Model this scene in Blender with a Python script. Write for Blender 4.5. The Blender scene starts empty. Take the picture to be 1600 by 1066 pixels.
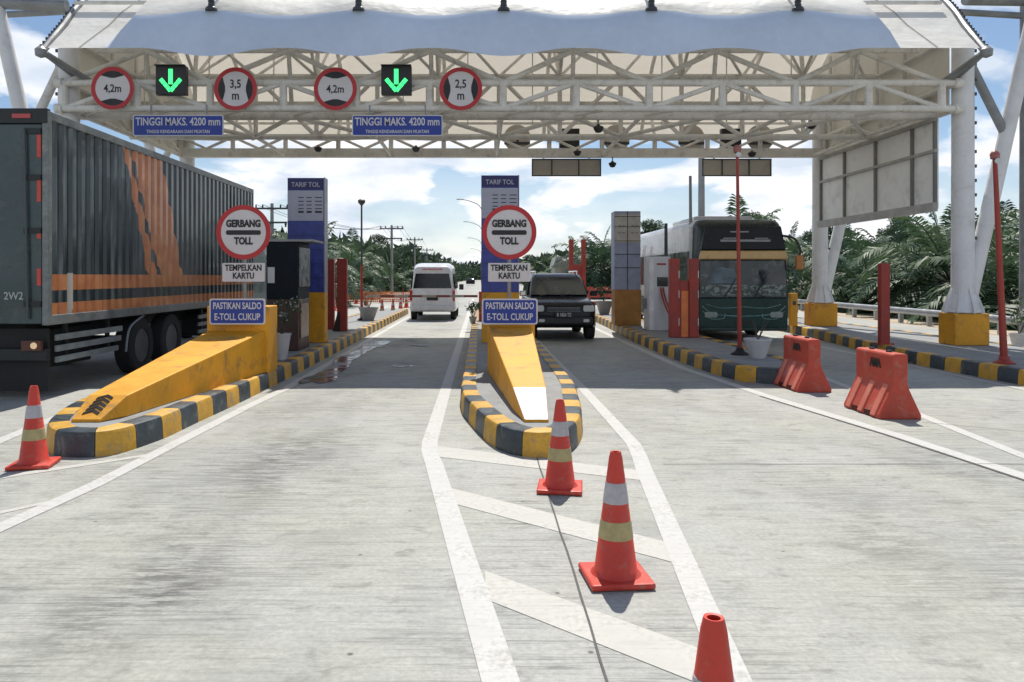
import bpy, math, random
from mathutils import Vector, Matrix
random.seed(7)
R = math.radians
scene = bpy.context.scene
col = scene.collection

# ------------------------------------------------------------------ camera
cam = bpy.data.cameras.new("camera"); camo = bpy.data.objects.new("camera", cam); col.objects.link(camo)
camo.location = (0, 0, 1.75); camo.rotation_euler = (R(90), 0, 0)
cam.lens = 27; cam.sensor_width = 36; cam.sensor_fit = 'HORIZONTAL'
cam.shift_x = 50/1600; cam.shift_y = -101/1600
cam.clip_start = .05; cam.clip_end = 3000
scene.camera = camo
# ------------------------------------------------------------------ world
SUN_EL, SUN_AZ = 60.0, 8.0        # azimuth measured from +Y towards +X
w = bpy.data.worlds.new("World"); scene.world = w; w.use_nodes = True
nt = w.node_tree; N = nt.nodes; L = nt.links; N.clear()
out = N.new('ShaderNodeOutputWorld'); bg = N.new('ShaderNodeBackground'); bg.inputs[1].default_value = .1
sky = N.new('ShaderNodeTexSky'); sky.sky_type = 'NISHITA'; sky.sun_disc = False
sky.sun_elevation = R(SUN_EL); sky.sun_rotation = R(SUN_AZ)
sky.air_density = 1.0; sky.dust_density = .4; sky.ozone_density = 3.0
tc = N.new('ShaderNodeTexCoord'); sep = N.new('ShaderNodeSeparateXYZ'); L.new(tc.outputs['Generated'], sep.inputs[0])
def wm(op, a, b=None, c=None):
    n = N.new('ShaderNodeMath'); n.operation = op
    for i, v in enumerate((a, b, c)):
        if v is None: continue
        if isinstance(v, (int, float)): n.inputs[i].default_value = v
        else: L.new(v, n.inputs[i])
    return n.outputs[0]
zz = wm('ADD', wm('MAXIMUM', sep.outputs[2], 0.0), .30)
comb = N.new('ShaderNodeCombineXYZ')
L.new(wm('DIVIDE', sep.outputs[0], zz), comb.inputs[0]); L.new(wm('DIVIDE', sep.outputs[1], zz), comb.inputs[1])
L.new(wm('MULTIPLY', sep.outputs[2], 1.5), comb.inputs[2])
nz = N.new('ShaderNodeTexNoise'); nz.inputs['Scale'].default_value = 3.0; nz.inputs['Detail'].default_value = 9; nz.inputs['Roughness'].default_value = .5
nz.inputs['Distortion'].default_value = .25
L.new(comb.outputs[0], nz.inputs['Vector'])
ramp = N.new('ShaderNodeValToRGB'); L.new(nz.outputs[0], ramp.inputs[0])
ramp.color_ramp.elements[0].position = .44; ramp.color_ramp.elements[1].position = .53
nz2 = N.new('ShaderNodeTexNoise'); nz2.inputs['Scale'].default_value = 4.2; nz2.inputs['Detail'].default_value = 6
L.new(comb.outputs[0], nz2.inputs['Vector'])
r2 = N.new('ShaderNodeValToRGB'); L.new(nz2.outputs[0], r2.inputs[0])
r2.color_ramp.elements[0].position = .35; r2.color_ramp.elements[0].color = (6.9, 7.7, 8.9, 1)
r2.color_ramp.elements[1].position = .62; r2.color_ramp.elements[1].color = (11, 11, 11.2, 1)
# horizon haze: more cover low down
low = N.new('ShaderNodeMapRange'); L.new(sep.outputs[2], low.inputs[0])
low.inputs[1].default_value = 0; low.inputs[2].default_value = .16; low.inputs[3].default_value = .65; low.inputs[4].default_value = .0
cov = wm('MAXIMUM', ramp.outputs[0], low.outputs[0])
high = N.new('ShaderNodeMapRange'); L.new(sep.outputs[2], high.inputs[0])
high.inputs[1].default_value = .42; high.inputs[2].default_value = .72; high.inputs[3].default_value = 1.0; high.inputs[4].default_value = .12  # thins the unseen cloud overhead to cut ambient light
cov = wm('MULTIPLY', cov, high.outputs[0])
mixw = N.new('ShaderNodeMix'); mixw.data_type = 'RGBA'; L.new(cov, mixw.inputs['Factor'])
L.new(sky.outputs[0], mixw.inputs['A']); L.new(r2.outputs[0], mixw.inputs['B'])
L.new(mixw.outputs['Result'], bg.inputs[0]); L.new(bg.outputs[0], out.inputs[0])
# ------------------------------------------------------------------ sun
sl = bpy.data.lights.new("sun", 'SUN'); sl.energy = 5.0; sl.angle = R(.53); sl.color = (1, .95, .87)
so = bpy.data.objects.new("sun", sl); col.objects.link(so)
sd = Vector((math.sin(R(SUN_AZ))*math.cos(R(SUN_EL)), math.cos(R(SUN_AZ))*math.cos(R(SUN_EL)), math.sin(R(SUN_EL))))
so.rotation_euler = sd.to_track_quat('Z', 'Y').to_euler(); so.location = (0, 0, 40)
scene.view_settings.view_transform = 'Standard'; scene.view_settings.look = 'None'
scene.view_settings.exposure = 0.08; scene.view_settings.gamma = 1
scene.cycles.max_bounces = 8; scene.cycles.transparent_max_bounces = 8

# ================================================================== materials
MATS = {}
def srgb(r, g, b):
    f = lambda c: (c/255/12.92 if c/255 <= .04045 else ((c/255+.055)/1.055)**2.4)
    return (f(r), f(g), f(b))
class NT:
    def __init__(s, name):
        s.m = bpy.data.materials.new(name); s.m.use_nodes = True
        s.t = s.m.node_tree; s.N = s.t.nodes; s.L = s.t.links
        s.b = s.N['Principled BSDF']; s.tc = s.N.new('ShaderNodeTexCoord'); s.co = s.tc.outputs['Object']
    def put(s, sock, v):
        if isinstance(v, (int, float)): sock.default_value = v
        elif isinstance(v, tuple): sock.default_value = (*v[:3], 1) if len(sock.default_value) == 4 else v
        else: s.L.new(v, sock)
    def math(s, op, a, b=None, c=None, clamp=False):
        n = s.N.new('ShaderNodeMath'); n.operation = op; n.use_clamp = clamp
        for i, v in enumerate((a, b, c)):
            if v is not None: s.put(n.inputs[i], v)
        return n.outputs[0]
    def mapping(s, scale=(1, 1, 1), loc=(0, 0, 0), rot=(0, 0, 0), vec=None):
        n = s.N.new('ShaderNodeMapping'); n.inputs['Scale'].default_value = scale; n.inputs['Location'].default_value = loc
        n.inputs['Rotation'].default_value = rot; s.L.new(vec or s.co, n.inputs[0]); return n.outputs[0]
    def noise(s, scale, detail=5, rough=.55, vec=None, dist=0):
        n = s.N.new('ShaderNodeTexNoise'); n.inputs['Scale'].default_value = scale; n.inputs['Detail'].default_value = detail
        n.inputs['Roughness'].default_value = rough; n.inputs['Distortion'].default_value = dist
        s.L.new(vec or s.co, n.inputs['Vector']); return n.outputs[0]
    def ramp(s, v, a, b, ca=0.0, cb=1.0):
        n = s.N.new('ShaderNodeMapRange'); n.interpolation_type = 'SMOOTHSTEP'; n.inputs[1].default_value = a; n.inputs[2].default_value = b
        n.inputs[3].default_value = ca; n.inputs[4].default_value = cb; s.L.new(v, n.inputs[0]); return n.outputs[0]
    def mix(s, f, a, b, mode='MIX'):
        n = s.N.new('ShaderNodeMix'); n.data_type = 'RGBA'; n.blend_type = mode
        s.put(n.inputs['Factor'], f); s.put(n.inputs['A'], a); s.put(n.inputs['B'], b); return n.outputs['Result']
    def bump(s, h, strength=.3, dist=.01):
        n = s.N.new('ShaderNodeBump'); n.inputs['Strength'].default_value = strength; n.inputs['Distance'].default_value = dist
        s.L.new(h, n.inputs['Height']); s.L.new(n.outputs[0], s.b.inputs['Normal'])
    def xyz(s):
        n = s.N.new('ShaderNodeSeparateXYZ'); s.L.new(s.co, n.inputs[0]); return n.outputs

def mat(name, c, rough=.5, metal=0., var=.18, scale=3., dirt_or_glare=None, dirt_or_glare_amt=.35, bump=0., coat=0., spec=.5, emit=0.):
    if name in MATS: return MATS[name]
    s = NT(name)
    n1 = s.noise(scale, 6); n2 = s.noise(scale*9, 3)
    f = s.math('ADD', s.math('MULTIPLY', n1, .7), s.math('MULTIPLY', n2, .3))
    dark = tuple(x*(1-var*1.4) for x in c); lite = tuple(min(1, x*(1+var)) for x in c)
    colr = s.mix(s.ramp(f, .3, .7), dark, lite)
    if dirt_or_glare:
        d = s.ramp(s.noise(scale*1.7, 8, .65, dist=.5), .5, .72)
        colr = s.mix(s.math('MULTIPLY', d, dirt_or_glare_amt), colr, dirt_or_glare)
    s.L.new(colr, s.b.inputs['Base Color'])
    s.L.new(s.ramp(n1, .3, .7, max(0, rough-.07), min(1, rough+.07)), s.b.inputs['Roughness'])
    s.b.inputs['Metallic'].default_value = metal; s.b.inputs['Coat Weight'].default_value = coat
    s.b.inputs['Specular IOR Level'].default_value = spec
    if bump: s.bump(n2, bump, .01)
    if emit:
        s.b.inputs['Emission Color'].default_value = (*c, 1); s.b.inputs['Emission Strength'].default_value = emit
    MATS[name] = s.m; return s.m
dirtc = (.09, .075, .06)
WHITE = mat('white_paint', (.74, .74, .75), .45, var=.06, scale=1.5, dirt_or_glare=(.3, .28, .25), dirt_or_glare_amt=.3)
STEELW = mat('truss_white_paint', (.72, .70, .66), .5, var=.10, scale=2, dirt_or_glare=(.25, .2, .15), dirt_or_glare_amt=.45)
GREY = mat('grey_steel', (.26, .27, .28), .45, metal=.3, var=.15)
DKGREY = mat('dark_steel', (.05, .055, .06), .5, var=.2)
BLACK = mat('black_plastic', (.018, .018, .02), .45, var=.2)
RUBBER = mat('black_rubber', (.02, .02, .022), .8, var=.3, scale=8)
YEL = mat('yellow_wall_paint', (.72, .33, .012), .55, var=.10, scale=1.6, dirt_or_glare=(.22, .13, .05), dirt_or_glare_amt=.75, bump=.1)
KYEL = mat('kerb_yellow_paint', (.60, .33, .035), .6, var=.2, scale=4, dirt_or_glare=(.26, .22, .16), dirt_or_glare_amt=.95, bump=.3)
KBLK = mat('kerb_black_paint', (.032, .048, .06), .45, var=.35, scale=4, dirt_or_glare=(.2, .2, .18), dirt_or_glare_amt=.6, bump=.3)
ORANGE = mat('orange_plastic', (.47, .055, .028), .5, var=.10, scale=4, dirt_or_glare=(.40, .17, .12), dirt_or_glare_amt=.65)
RED = mat('red_paint', (.34, .04, .026), .5, var=.15, scale=4, dirt_or_glare=(.25, .07, .05), dirt_or_glare_amt=.5)
CONER = mat('cone_red', (.57, .045, .024), .5, var=.08, scale=8, dirt_or_glare=(.42, .13, .09), dirt_or_glare_amt=.75)
CONEW = mat('cone_silver_band', (.42, .40, .42), .35, var=.12, scale=15)
CONEY = mat('cone_dirty_band', (.40, .33, .15), .5, var=.15, scale=15)
SIGNR = mat('sign_red', (.46, .02, .025), .4, var=.05)
SIGNW = mat('sign_white', (.62, .60, .62), .4, var=.05)
SIGNB = mat('sign_blue', (.012, .04, .30), .4, var=.06)
SIGNK = mat('sign_black', (.012, .012, .015), .45, var=.05)
PYB = mat('pylon_blue', (.05, .07, .30), .45, var=.25, scale=6)
PYN = mat('pylon_navy', (.02, .02, .12), .45, var=.1)
PYW = mat('pylon_white', (.42, .42, .50), .45, var=.06)
PYG = mat('pylon_faded_blue', (.33, .36, .50), .5, var=.12)
LEDG = mat('green_led', (.05, 1.0, .22), .4, var=0, emit=1.5)
GLASS = mat('dark_glass', (.008, .012, .016), .07, var=0, spec=.45)
PLATE = mat('plate_black', (.015, .015, .015), .5)
CHROME = mat('chrome', (.6, .6, .62), .15, metal=1, var=.02)
LENS = mat('lamp_lens', (.55, .56, .55), .12, var=.05, coat=.8)
TAILR = mat('tail_lens', (.42, .02, .02), .25, var=.05, coat=.5)
AMBER = mat('amber_lens', (.75, .30, .03), .2, var=.05, coat=.6)
PANELT = mat('tan_panel', (.50, .46, .40), .6, var=.06, scale=1, dirt_or_glare=(.2, .17, .13), dirt_or_glare_amt=.3)
PANELW = mat('grey_white_panel', (.86, .86, .84), .55, var=.05, scale=1, dirt_or_glare=(.3, .28, .25), dirt_or_glare_amt=.3)
TEAL = mat('truck_teal', (.035, .062, .068), .32, var=.22, scale=2, dirt_or_glare=(.11, .12, .12), dirt_or_glare_amt=.45, coat=.15)
CHASSIS = mat('chassis_black', (.02, .024, .026), .6, var=.3)
CONCISL = mat('island_concrete', (.25, .26, .26), .8, var=.15, scale=3, dirt_or_glare=(.12, .12, .11), dirt_or_glare_amt=.4, bump=.3)
POTW = mat('pot_white', (.55, .55, .56), .5, var=.1)
POTG = mat('pot_grey', (.28, .28, .29), .6, var=.15)
SOIL = mat('potting_soil', (.06, .045, .03), .9)
WOODP = mat('pole_concrete', (.30, .29, .27), .8, var=.1)

def leafmat(name, c1, c2, rough=.4, transl=.25, spec=.5):
    s = NT(name); oi = s.N.new('ShaderNodeObjectInfo')
    n = s.noise(1.3, 5); n2 = s.noise(14, 2)
    f = s.math('ADD', s.math('MULTIPLY', n, .5), s.math('MULTIPLY', n2, .5))
    f = s.math('ADD', f, s.math('MULTIPLY', s.math('SUBTRACT', oi.outputs['Random'], .5), .25))
    c = s.mix(s.ramp(f, .35, .68), c1, c2)
    s.L.new(c, s.b.inputs['Base Color']); s.b.inputs['Roughness'].default_value = rough; s.b.inputs['Specular IOR Level'].default_value = spec
    tr = s.N.new('ShaderNodeBsdfTranslucent'); s.L.new(c, tr.inputs[0])
    mx = s.N.new('ShaderNodeMixShader'); mx.inputs[0].default_value = transl
    s.L.new(s.b.outputs[0], mx.inputs[1]); s.L.new(tr.outputs[0], mx.inputs[2]); s.L.new(mx.outputs[0], s.N['Material Output'].inputs[0])
    return s.m
PALM = leafmat('palm_leaf', (.038, .08, .042), (.12, .18, .09), .5, .28, .3)
PALM2 = leafmat('palm_leaf_dry', (.05, .06, .025), (.13, .12, .05), .5, .2)
LEAF = leafmat('tree_leaf', (.03, .06, .03), (.08, .13, .055), .55, .22, .25)
LEAF2 = leafmat('far_leaf', (.035, .065, .04), (.075, .115, .065), .7, .12, .2)
FLOW = leafmat('white_flower', (.5, .5, .48), (.75, .72, .7), .6, .3)
BARK = mat('palm_bark', (.07, .055, .04), .9, var=.4, scale=5, bump=.6)
BARK2 = mat('tree_bark', (.10, .08, .06), .9, var=.3, scale=5, bump=.5)

def membrane():
    s = NT('canopy_membrane')
    n = s.noise(.8, 5); st = s.noise(2.0, 6, .6, s.mapping((.15, 1.5, 1.5)))
    c = s.mix(s.ramp(n, .35, .7), (.84, .82, .76), (.90, .89, .85))
    c = s.mix(s.math('MULTIPLY', s.ramp(st, .55, .75), .25), c, (.5, .46, .38))
    s.L.new(c, s.b.inputs['Base Color']); s.b.inputs['Roughness'].default_value = .55
    tr = s.N.new('ShaderNodeBsdfTranslucent'); tr.inputs[0].default_value = (.88, .82, .71, 1)
    mx = s.N.new('ShaderNodeMixShader'); mx.inputs[0].default_value = .22
    s.L.new(s.b.outputs[0], mx.inputs[1]); s.L.new(tr.outputs[0], mx.inputs[2]); s.L.new(mx.outputs[0], s.N['Material Output'].inputs[0])
    s.bump(s.noise(1.1, 3), .5, .15)
    return s.m
MEMB = membrane()

def concrete():
    s = NT('road_concrete'); X = s.xyz()
    big = s.noise(.22, 5, .6); med = s.noise(1.4, 7, .62); fine = s.noise(30, 4, .7); grain = s.noise(140, 2, .7)
    streak = s.noise(1.0, 5, .72, s.mapping((1.7, 24, 1)))
    streak2 = s.noise(1.0, 4, .7, s.mapping((1.1, 46, 1), (3, 1, 0)))
    c = s.mix(s.ramp(big, .35, .65), (.34, .345, .32), (.41, .415, .39))
    c = s.mix(s.ramp(med, .35, .7, 0, .55), c, (.47, .465, .425))
    c = s.mix(s.ramp(med, .50, .30, 0, .35), c, (.19, .195, .18))
    blot = s.noise(3.2, 9, .72, s.mapping((1, 1.6, 1), (4, 4, 0)), .3)
    c = s.mix(s.ramp(blot, .52, .66, 0, .55), c, (.15, .152, .14)); c = s.mix(s.ramp(blot, .46, .34, 0, .45), c, (.50, .50, .47))
    # transverse tining
    patch = s.ramp(s.noise(.5, 4, .6, s.mapping((1, 1, 1), (9, 2, 0))), .38, .66)
    c = s.mix(s.math('MULTIPLY', s.ramp(streak, .50, .72), s.math('MULTIPLY_ADD', patch, .75, .25)), c, (.11, .113, .108))
    c = s.mix(s.math('MULTIPLY', s.ramp(streak2, .50, .70), s.math('MULTIPLY_ADD', patch, .70, .25)), c, (.13, .13, .125))
    c = s.mix(s.math('MULTIPLY', s.ramp(streak, .50, .33), .22), c, (.55, .545, .52))
    c = s.mix(s.ramp(fine, .35, .65, 0, .35), c, (.19, .19, .18))
    c = s.mix(s.ramp(grain, .6, .72, 0, .3), c, (.18, .18, .17))
    # pock marks
    vo = s.N.new('ShaderNodeTexVoronoi'); vo.inputs['Scale'].default_value = 2.6; s.L.new(s.mapping((1, 1, 1)), vo.inputs['Vector'])
    c = s.mix(s.ramp(vo.outputs['Distance'], .055, .02), c, (.12, .11, .10))
    # oil stains down the middle of the lanes
    def lane(x0, wid, amt, cl):
        d = s.math('DIVIDE', s.math('SUBTRACT', X[0], x0), wid)
        d = s.math('SUBTRACT', 1.0, s.math('MULTIPLY', d, d), clamp=True)
        m = s.ramp(s.noise(.55, 6, .62, s.mapping((1.3, .7, 1), (x0*3, 1, 0))), .42, .68)
        nn = s.math('MULTIPLY_ADD', s.ramp(med, .3, .6), .6, .4)
        return s.math('MULTIPLY', s.math('MULTIPLY', s.math('MULTIPLY', d, m), s.math('MULTIPLY', nn, s.math('MULTIPLY_ADD', s.ramp(s.noise(1.0, 8, .75, s.mapping((3, 16, 1), (x0, 0, 0))), .43, .56), .8, .2))), amt)
    c = s.mix(lane(-1.75, 1.15, .95, 0), c, (.085, .085, .08)); c = s.mix(lane(-2.5, .5, .7, 0), c, (.12, .12, .11))
    c = s.mix(lane(2.8, 1.2, .8, 0), c, (.14, .135, .125))
    c = s.mix(lane(4.3, .45, 1.0, 0), c, (.10, .10, .095)); c = s.mix(lane(5.4, .5, 1.0, 0), c, (.11, .11, .10))
    c = s.mix(lane(7.0, 1.6, .6, 0), c, (.15, .145, .135))
    s.L.new(c, s.b.inputs['Base Color'])
    tint = s.ramp(s.noise(.6, 4, .6, s.mapping((1, 1, 1), (7, 7, 0))), .4, .65)
    c2 = s.mix(1.0, c, (.98, .985, .88), 'MULTIPLY'); c = s.mix(s.math('MULTIPLY', tint, .6), c, c2)
    s.L.new(c, s.b.inputs['Base Color'])
    s.L.new(s.ramp(med, .3, .7, .62, .82), s.b.inputs['Roughness'])
    h = s.math('ADD', s.math('MULTIPLY', streak2, .6), s.math('ADD', s.math('MULTIPLY', fine, .35), s.math('MULTIPLY', grain, .2)))
    s.bump(h, .55, .012)
    return s.m
CONC = concrete()
def linepaint(name, c, wear):
    s = NT(name)
    a = s.noise(2.2, 8, .65); b = s.noise(25, 5, .7); st = s.noise(1.0, 6, .7, s.mapping((1.6, 45, 1)))
    cc = s.mix(s.ramp(a, .3, .7), tuple(x*.85 for x in c), c)
    cc = s.mix(s.math('MULTIPLY', s.ramp(s.math('ADD', s.math('MULTIPLY', a, .5), s.math('MULTIPLY', b, .5)), .47, .66), wear), cc, (.33, .32, .295))
    cc = s.mix(s.math('MULTIPLY', s.ramp(st, .52, .72), wear*.7), cc, (.25, .25, .23))
    s.L.new(cc, s.b.inputs['Base Color']); s.b.inputs['Roughness'].default_value = .65; s.bump(st, .3, .008)
    return s.m
LINE = linepaint('line_paint', (.56, .555, .53), .85)
HATCH = linepaint('worn_hatch_paint', (.53, .52, .475), .8)
s_ = NT('grass_ground'); g1 = s_.noise(.15, 6); g2 = s_.noise(4, 6, .7)
s_.L.new(s_.mix(s_.ramp(g2, .3, .7, 0, .6), s_.mix(s_.ramp(g1, .4, .6), (.055, .085, .03), (.13, .13, .06)), (.10, .085, .05)), s_.b.inputs['Base Color'])
s_.b.inputs['Roughness'].default_value = .95; GRASSG = s_.m
SAND = mat('pale_sand', (.46, .38, .28), .9, var=.15, scale=.5, dirt_or_glare=(.3, .24, .16), dirt_or_glare_amt=.6)
DARKJ = mat('joint_sealant', (.09, .09, .085), .8, var=.3, scale=4)

def truckside():
    s = NT('truck_side_paint_sheen'); X = s.xyz()
    y, z = X[1], X[2]
    n = s.math('MULTIPLY', s.math('SUBTRACT', s.noise(1.3, 5, .6), .5), .38)
    t = s.math('SUBTRACT', 4.05, z)
    step = lambda a, b: s.math('GREATER_THAN', a, b)
    yn = s.math('ADD', y, n)
    inL = step(yn, s.math('MULTIPLY_ADD', t, .47, 2.25)); inR = step(s.math('MULTIPLY_ADD', t, .46, 3.88), s.math('ADD', y, s.math('MULTIPLY', n, .6)))
    slit = step(.06, s.math('ABSOLUTE', s.math('SUBTRACT', yn, s.math('MULTIPLY_ADD', t, .56, 2.5))))
    sw = s.math('MULTIPLY', s.math('MULTIPLY', inL, inR), s.math('SUBTRACT', 1.0, slit))
    b1 = s.math('MULTIPLY', step(z, 1.55), step(1.78, z)); b2 = s.math('MULTIPLY', step(z, 1.18), step(1.37, z))
    sw = s.math('MULTIPLY', sw, step(z, 1.56))
    o = s.math('MAXIMUM', sw, s.math('MAXIMUM', b1, b2))
    base = s.mix(s.ramp(s.noise(1.5, 6), .35, .7), (.010, .022, .028), (.036, .056, .062))
    base = s.mix(s.math('MULTIPLY', s.ramp(s.noise(2.0, 6, .6, s.mapping((1, 5, .35))), .5, .7), .55), base, (.20, .24, .25))  # pale upright streaks put into the colour as reflections on the side
    org = s.mix(s.ramp(s.noise(3, 6), .35, .7), (.50, .17, .06), (.62, .26, .10))
    c = s.mix(o, base, org)
    # one scuffed bare rib near the tail
    bare = s.math('MULTIPLY', step(.05, s.math('ABSOLUTE', s.math('SUBTRACT', y, .62))), s.math('MULTIPLY', step(1.80, z), step(s.noise(3, 4), .42)))
    c = s.mix(bare, c, (.5, .5, .46))
    s.L.new(c, s.b.inputs['Base Color']); s.b.inputs['Roughness'].default_value = .28; s.b.inputs['Coat Weight'].default_value = .25
    return s.m
TRUCKS = truckside()

# ================================================================== mesh builder
class MB:
    def __init__(s): s.v = []; s.f = []; s.mi = []; s.cur = 0; s.st = []
    def m(s, i): s.cur = i; return s
    def add(s, vs, fs):
        o = len(s.v); s.st.append((o, len(s.f))); s.v += [Vector(p) for p in vs]
        for f in fs: s.f.append([i+o for i in f]); s.mi.append(s.cur)
        return s
    def box(s, c, d, rot=None):
        x, y, z = (k/2 for k in d); vs = [Vector((a, b, e)) for a in (-x, x) for b in (-y, y) for e in (-z, z)]
        if rot is not None: vs = [rot @ p for p in vs]
        return s.add([p+Vector(c) for p in vs], [(0, 1, 3, 2), (4, 6, 7, 5), (0, 4, 5, 1), (2, 3, 7, 6), (0, 2, 6, 4), (1, 5, 7, 3)])
    def bb(s, x0, x1, y0, y1, z0, z1): return s.box(((x0+x1)/2, (y0+y1)/2, (z0+z1)/2), (abs(x1-x0), abs(y1-y0), abs(z1-z0)))
    def tube(s, a, b, r0, r1=None, n=10, caps=True):
        a = Vector(a); b = Vector(b); r1 = r0 if r1 is None else r1
        q = (b-a).to_track_quat('Z', 'Y'); vs = []
        for p, r in ((a, r0), (b, r1)):
            for i in range(n): t = 2*math.pi*i/n; vs.append(p + q @ Vector((r*math.cos(t), r*math.sin(t), 0)))
        fs = [(i, (i+1) % n, n+(i+1) % n, n+i) for i in range(n)]
        if caps: fs += [tuple(range(n))[::-1], tuple(range(n, 2*n))]
        return s.add(vs, fs)
    def path(s, pts, r, n=8):
        for a, b in zip(pts, pts[1:]): s.tube(a, b, r, n=n)
        return s
    def lathe(s, prof, axis='Z', c=(0, 0, 0), n=20, sq=None):
        c = Vector(c); vs = []
        for r, h in prof:
            for i in range(n):
                t = 2*math.pi*i/n
                a, b = r*math.cos(t), r*math.sin(t)
                vs.append(c + Vector({'Z': (a, b, h), 'Y': (a, h, b), 'X': (h, a, b)}[axis]))
        fs = []
        for k in range(len(prof)-1):
            for i in range(n): j = (i+1) % n; fs.append((k*n+i, k*n+j, (k+1)*n+j, (k+1)*n+i))
        if prof[0][0] > 1e-5: fs.append(tuple(range(n))[::-1])
        if prof[-1][0] > 1e-5: fs.append(tuple(range((len(prof)-1)*n, len(prof)*n)))
        return s.add(vs, fs)
    def prism(s, poly, fn0, fn1):
        """poly: 2-d points; fn maps (u,v) to 3-d for each end"""
        n = len(poly); vs = [fn0(*p) for p in poly]+[fn1(*p) for p in poly]
        return s.add(vs, [tuple(range(n))[::-1], tuple(range(n, 2*n))]+[(i, (i+1) % n, n+(i+1) % n, n+i) for i in range(n)])
    def loft(s, rings, caps=True):
        n = len(rings[0]); vs = [p for r in rings for p in r]
        fs = [(k*n+i, k*n+(i+1) % n, (k+1)*n+(i+1) % n, (k+1)*n+i) for k in range(len(rings)-1) for i in range(n)]
        if caps: fs += [tuple(range(n))[::-1], tuple(range((len(rings)-1)*n, len(rings)*n))]
        return s.add(vs, fs)
    def slab(s, pts, t):
        """thick panel through pts (planar quad/ngon), thickness t along its normal on both sides"""
        P = [Vector(p) for p in pts]; nrm = (P[1]-P[0]).cross(P[-1]-P[0]).normalized()*t/2
        n = len(P)
        return s.add([p-nrm for p in P]+[p+nrm for p in P], [tuple(range(n))[::-1], tuple(range(n, 2*n))]+[(i, (i+1) % n, n+(i+1) % n, n+i) for i in range(n)])
    def build_each(s, name, mats, parent=None, per=1, **k):
        out = []; S = s.st+[(len(s.v), len(s.f))]
        for i in range(0, len(s.st), per):
            (v0, f0), (v1, f1) = S[i], S[min(i+per, len(s.st))]
            c = MB(); c.v = s.v[v0:v1]; c.f = [[q-v0 for q in f] for f in s.f[f0:f1]]; c.mi = s.mi[f0:f1]; out.append(c.build(name, mats, parent, **k))
        return out
    def build(s, name, mats, parent=None, smooth=False, bevel=0, world=False, seg=2, autos=True):
        me = bpy.data.meshes.new(name)
        off = Vector(parent.location) if (world and parent) else Vector((0, 0, 0))
        if world and parent and parent.parent: off = off + Vector(parent.parent.location)
        me.from_pydata([tuple(p-off) for p in s.v], [], s.f)
        mats = mats if isinstance(mats, (list, tuple)) else [mats]
        for m_ in mats: me.materials.append(m_)
        me.polygons.foreach_set('material_index', s.mi)
        import bmesh
        b = bmesh.new(); b.from_mesh(me); bmesh.ops.recalc_face_normals(b, faces=b.faces); b.to_mesh(me); b.free()
        if smooth:
            me.polygons.foreach_set('use_smooth', [True]*len(me.polygons))
            if autos:
                try: me.set_sharp_from_angle(angle=R(38))
                except Exception: pass
        o = bpy.data.objects.new(name, me); col.objects.link(o)
        if parent: o.parent = parent
        if bevel:
            bv = o.modifiers.new('bevel', 'BEVEL'); bv.width = bevel; bv.segments = seg; bv.limit_method = 'ANGLE'; bv.angle_limit = R(40)
            bv.use_clamp_overlap = True
        me.update(); return o

def tag(o, label=None, cat=None, group=None, kind=None):
    if label: o['label'] = label
    if cat: o['category'] = cat
    if group: o['group'] = group
    if kind: o['kind'] = kind
    return o
def thing(name, loc, label, cat, group=None, rz=0):
    o = bpy.data.objects.new(name, None); col.objects.link(o); o.location = loc; o.rotation_euler.z = rz; o.empty_display_size = .2
    return tag(o, label, cat, group)
KIDS = {}
def kids(o): return [c for c in bpy.data.objects if c.parent == o]
def copy_tree(o, parent=None, cache=None):
    if cache is None:
        cache = {}
        for c in bpy.data.objects:
            if c.parent: cache.setdefault(c.parent.name, []).append(c)
    c = o.copy(); col.objects.link(c); c.parent = parent
    for k in cache.get(o.name, []): copy_tree(k, c, cache)
    return c
def spawn(o, loc, label=None, rz=None, sc=None):
    c = copy_tree(o); c.location = loc
    if rz is not None: c.rotation_euler.z = rz
    if sc is not None: c.scale = (sc, sc, sc) if isinstance(sc, (int, float)) else sc
    if label: c['label'] = label
    return c
def text(body, size, parent, loc, m, xs=.8, ls=None, bold=.01, name='lettering', rot=(R(90), 0, 0), ext=.002):
    cu = bpy.data.curves.new('t', 'FONT'); cu.body = body; cu.size = size; cu.align_x = 'CENTER'; cu.align_y = 'CENTER'
    cu.extrude = ext; cu.offset = bold*size*1.6; cu.resolution_u = 3
    if ls: cu.space_line = ls
    to = bpy.data.objects.new('t', cu); col.objects.link(to)
    me = bpy.data.meshes.new_from_object(to); me.name = name
    bpy.data.objects.remove(to); bpy.data.curves.remove(cu)
    me.transform(Matrix.Diagonal((xs, 1, 1, 1))); me.materials.clear(); me.materials.append(m)
    o = bpy.data.objects.new(name, me); col.objects.link(o); o.parent = parent; o.location = loc; o.rotation_euler = rot
    return o
def PX(px, Y): return (px-750)*Y/1200
def PZ(py, Y): return 1.75-(py-432)*Y/1200
def GP(px, py, z=0): Y = 1200*(1.75-z)/(py-432); return (PX(px, Y), Y)
def catmull(pts, k=6):
    out = []
    P = [pts[0]]+list(pts)+[pts[-1]]
    for i in range(1, len(P)-2):
        a, b, c, d = (Vector(q) for q in P[i-1:i+3])
        for j in range(k):
            t = j/k; out.append(.5*((2*b)+(-a+c)*t+(2*a-5*b+4*c-d)*t*t+(-a+3*b-3*c+d)*t**3))
    out.append(Vector(pts[-1])); return out

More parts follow.
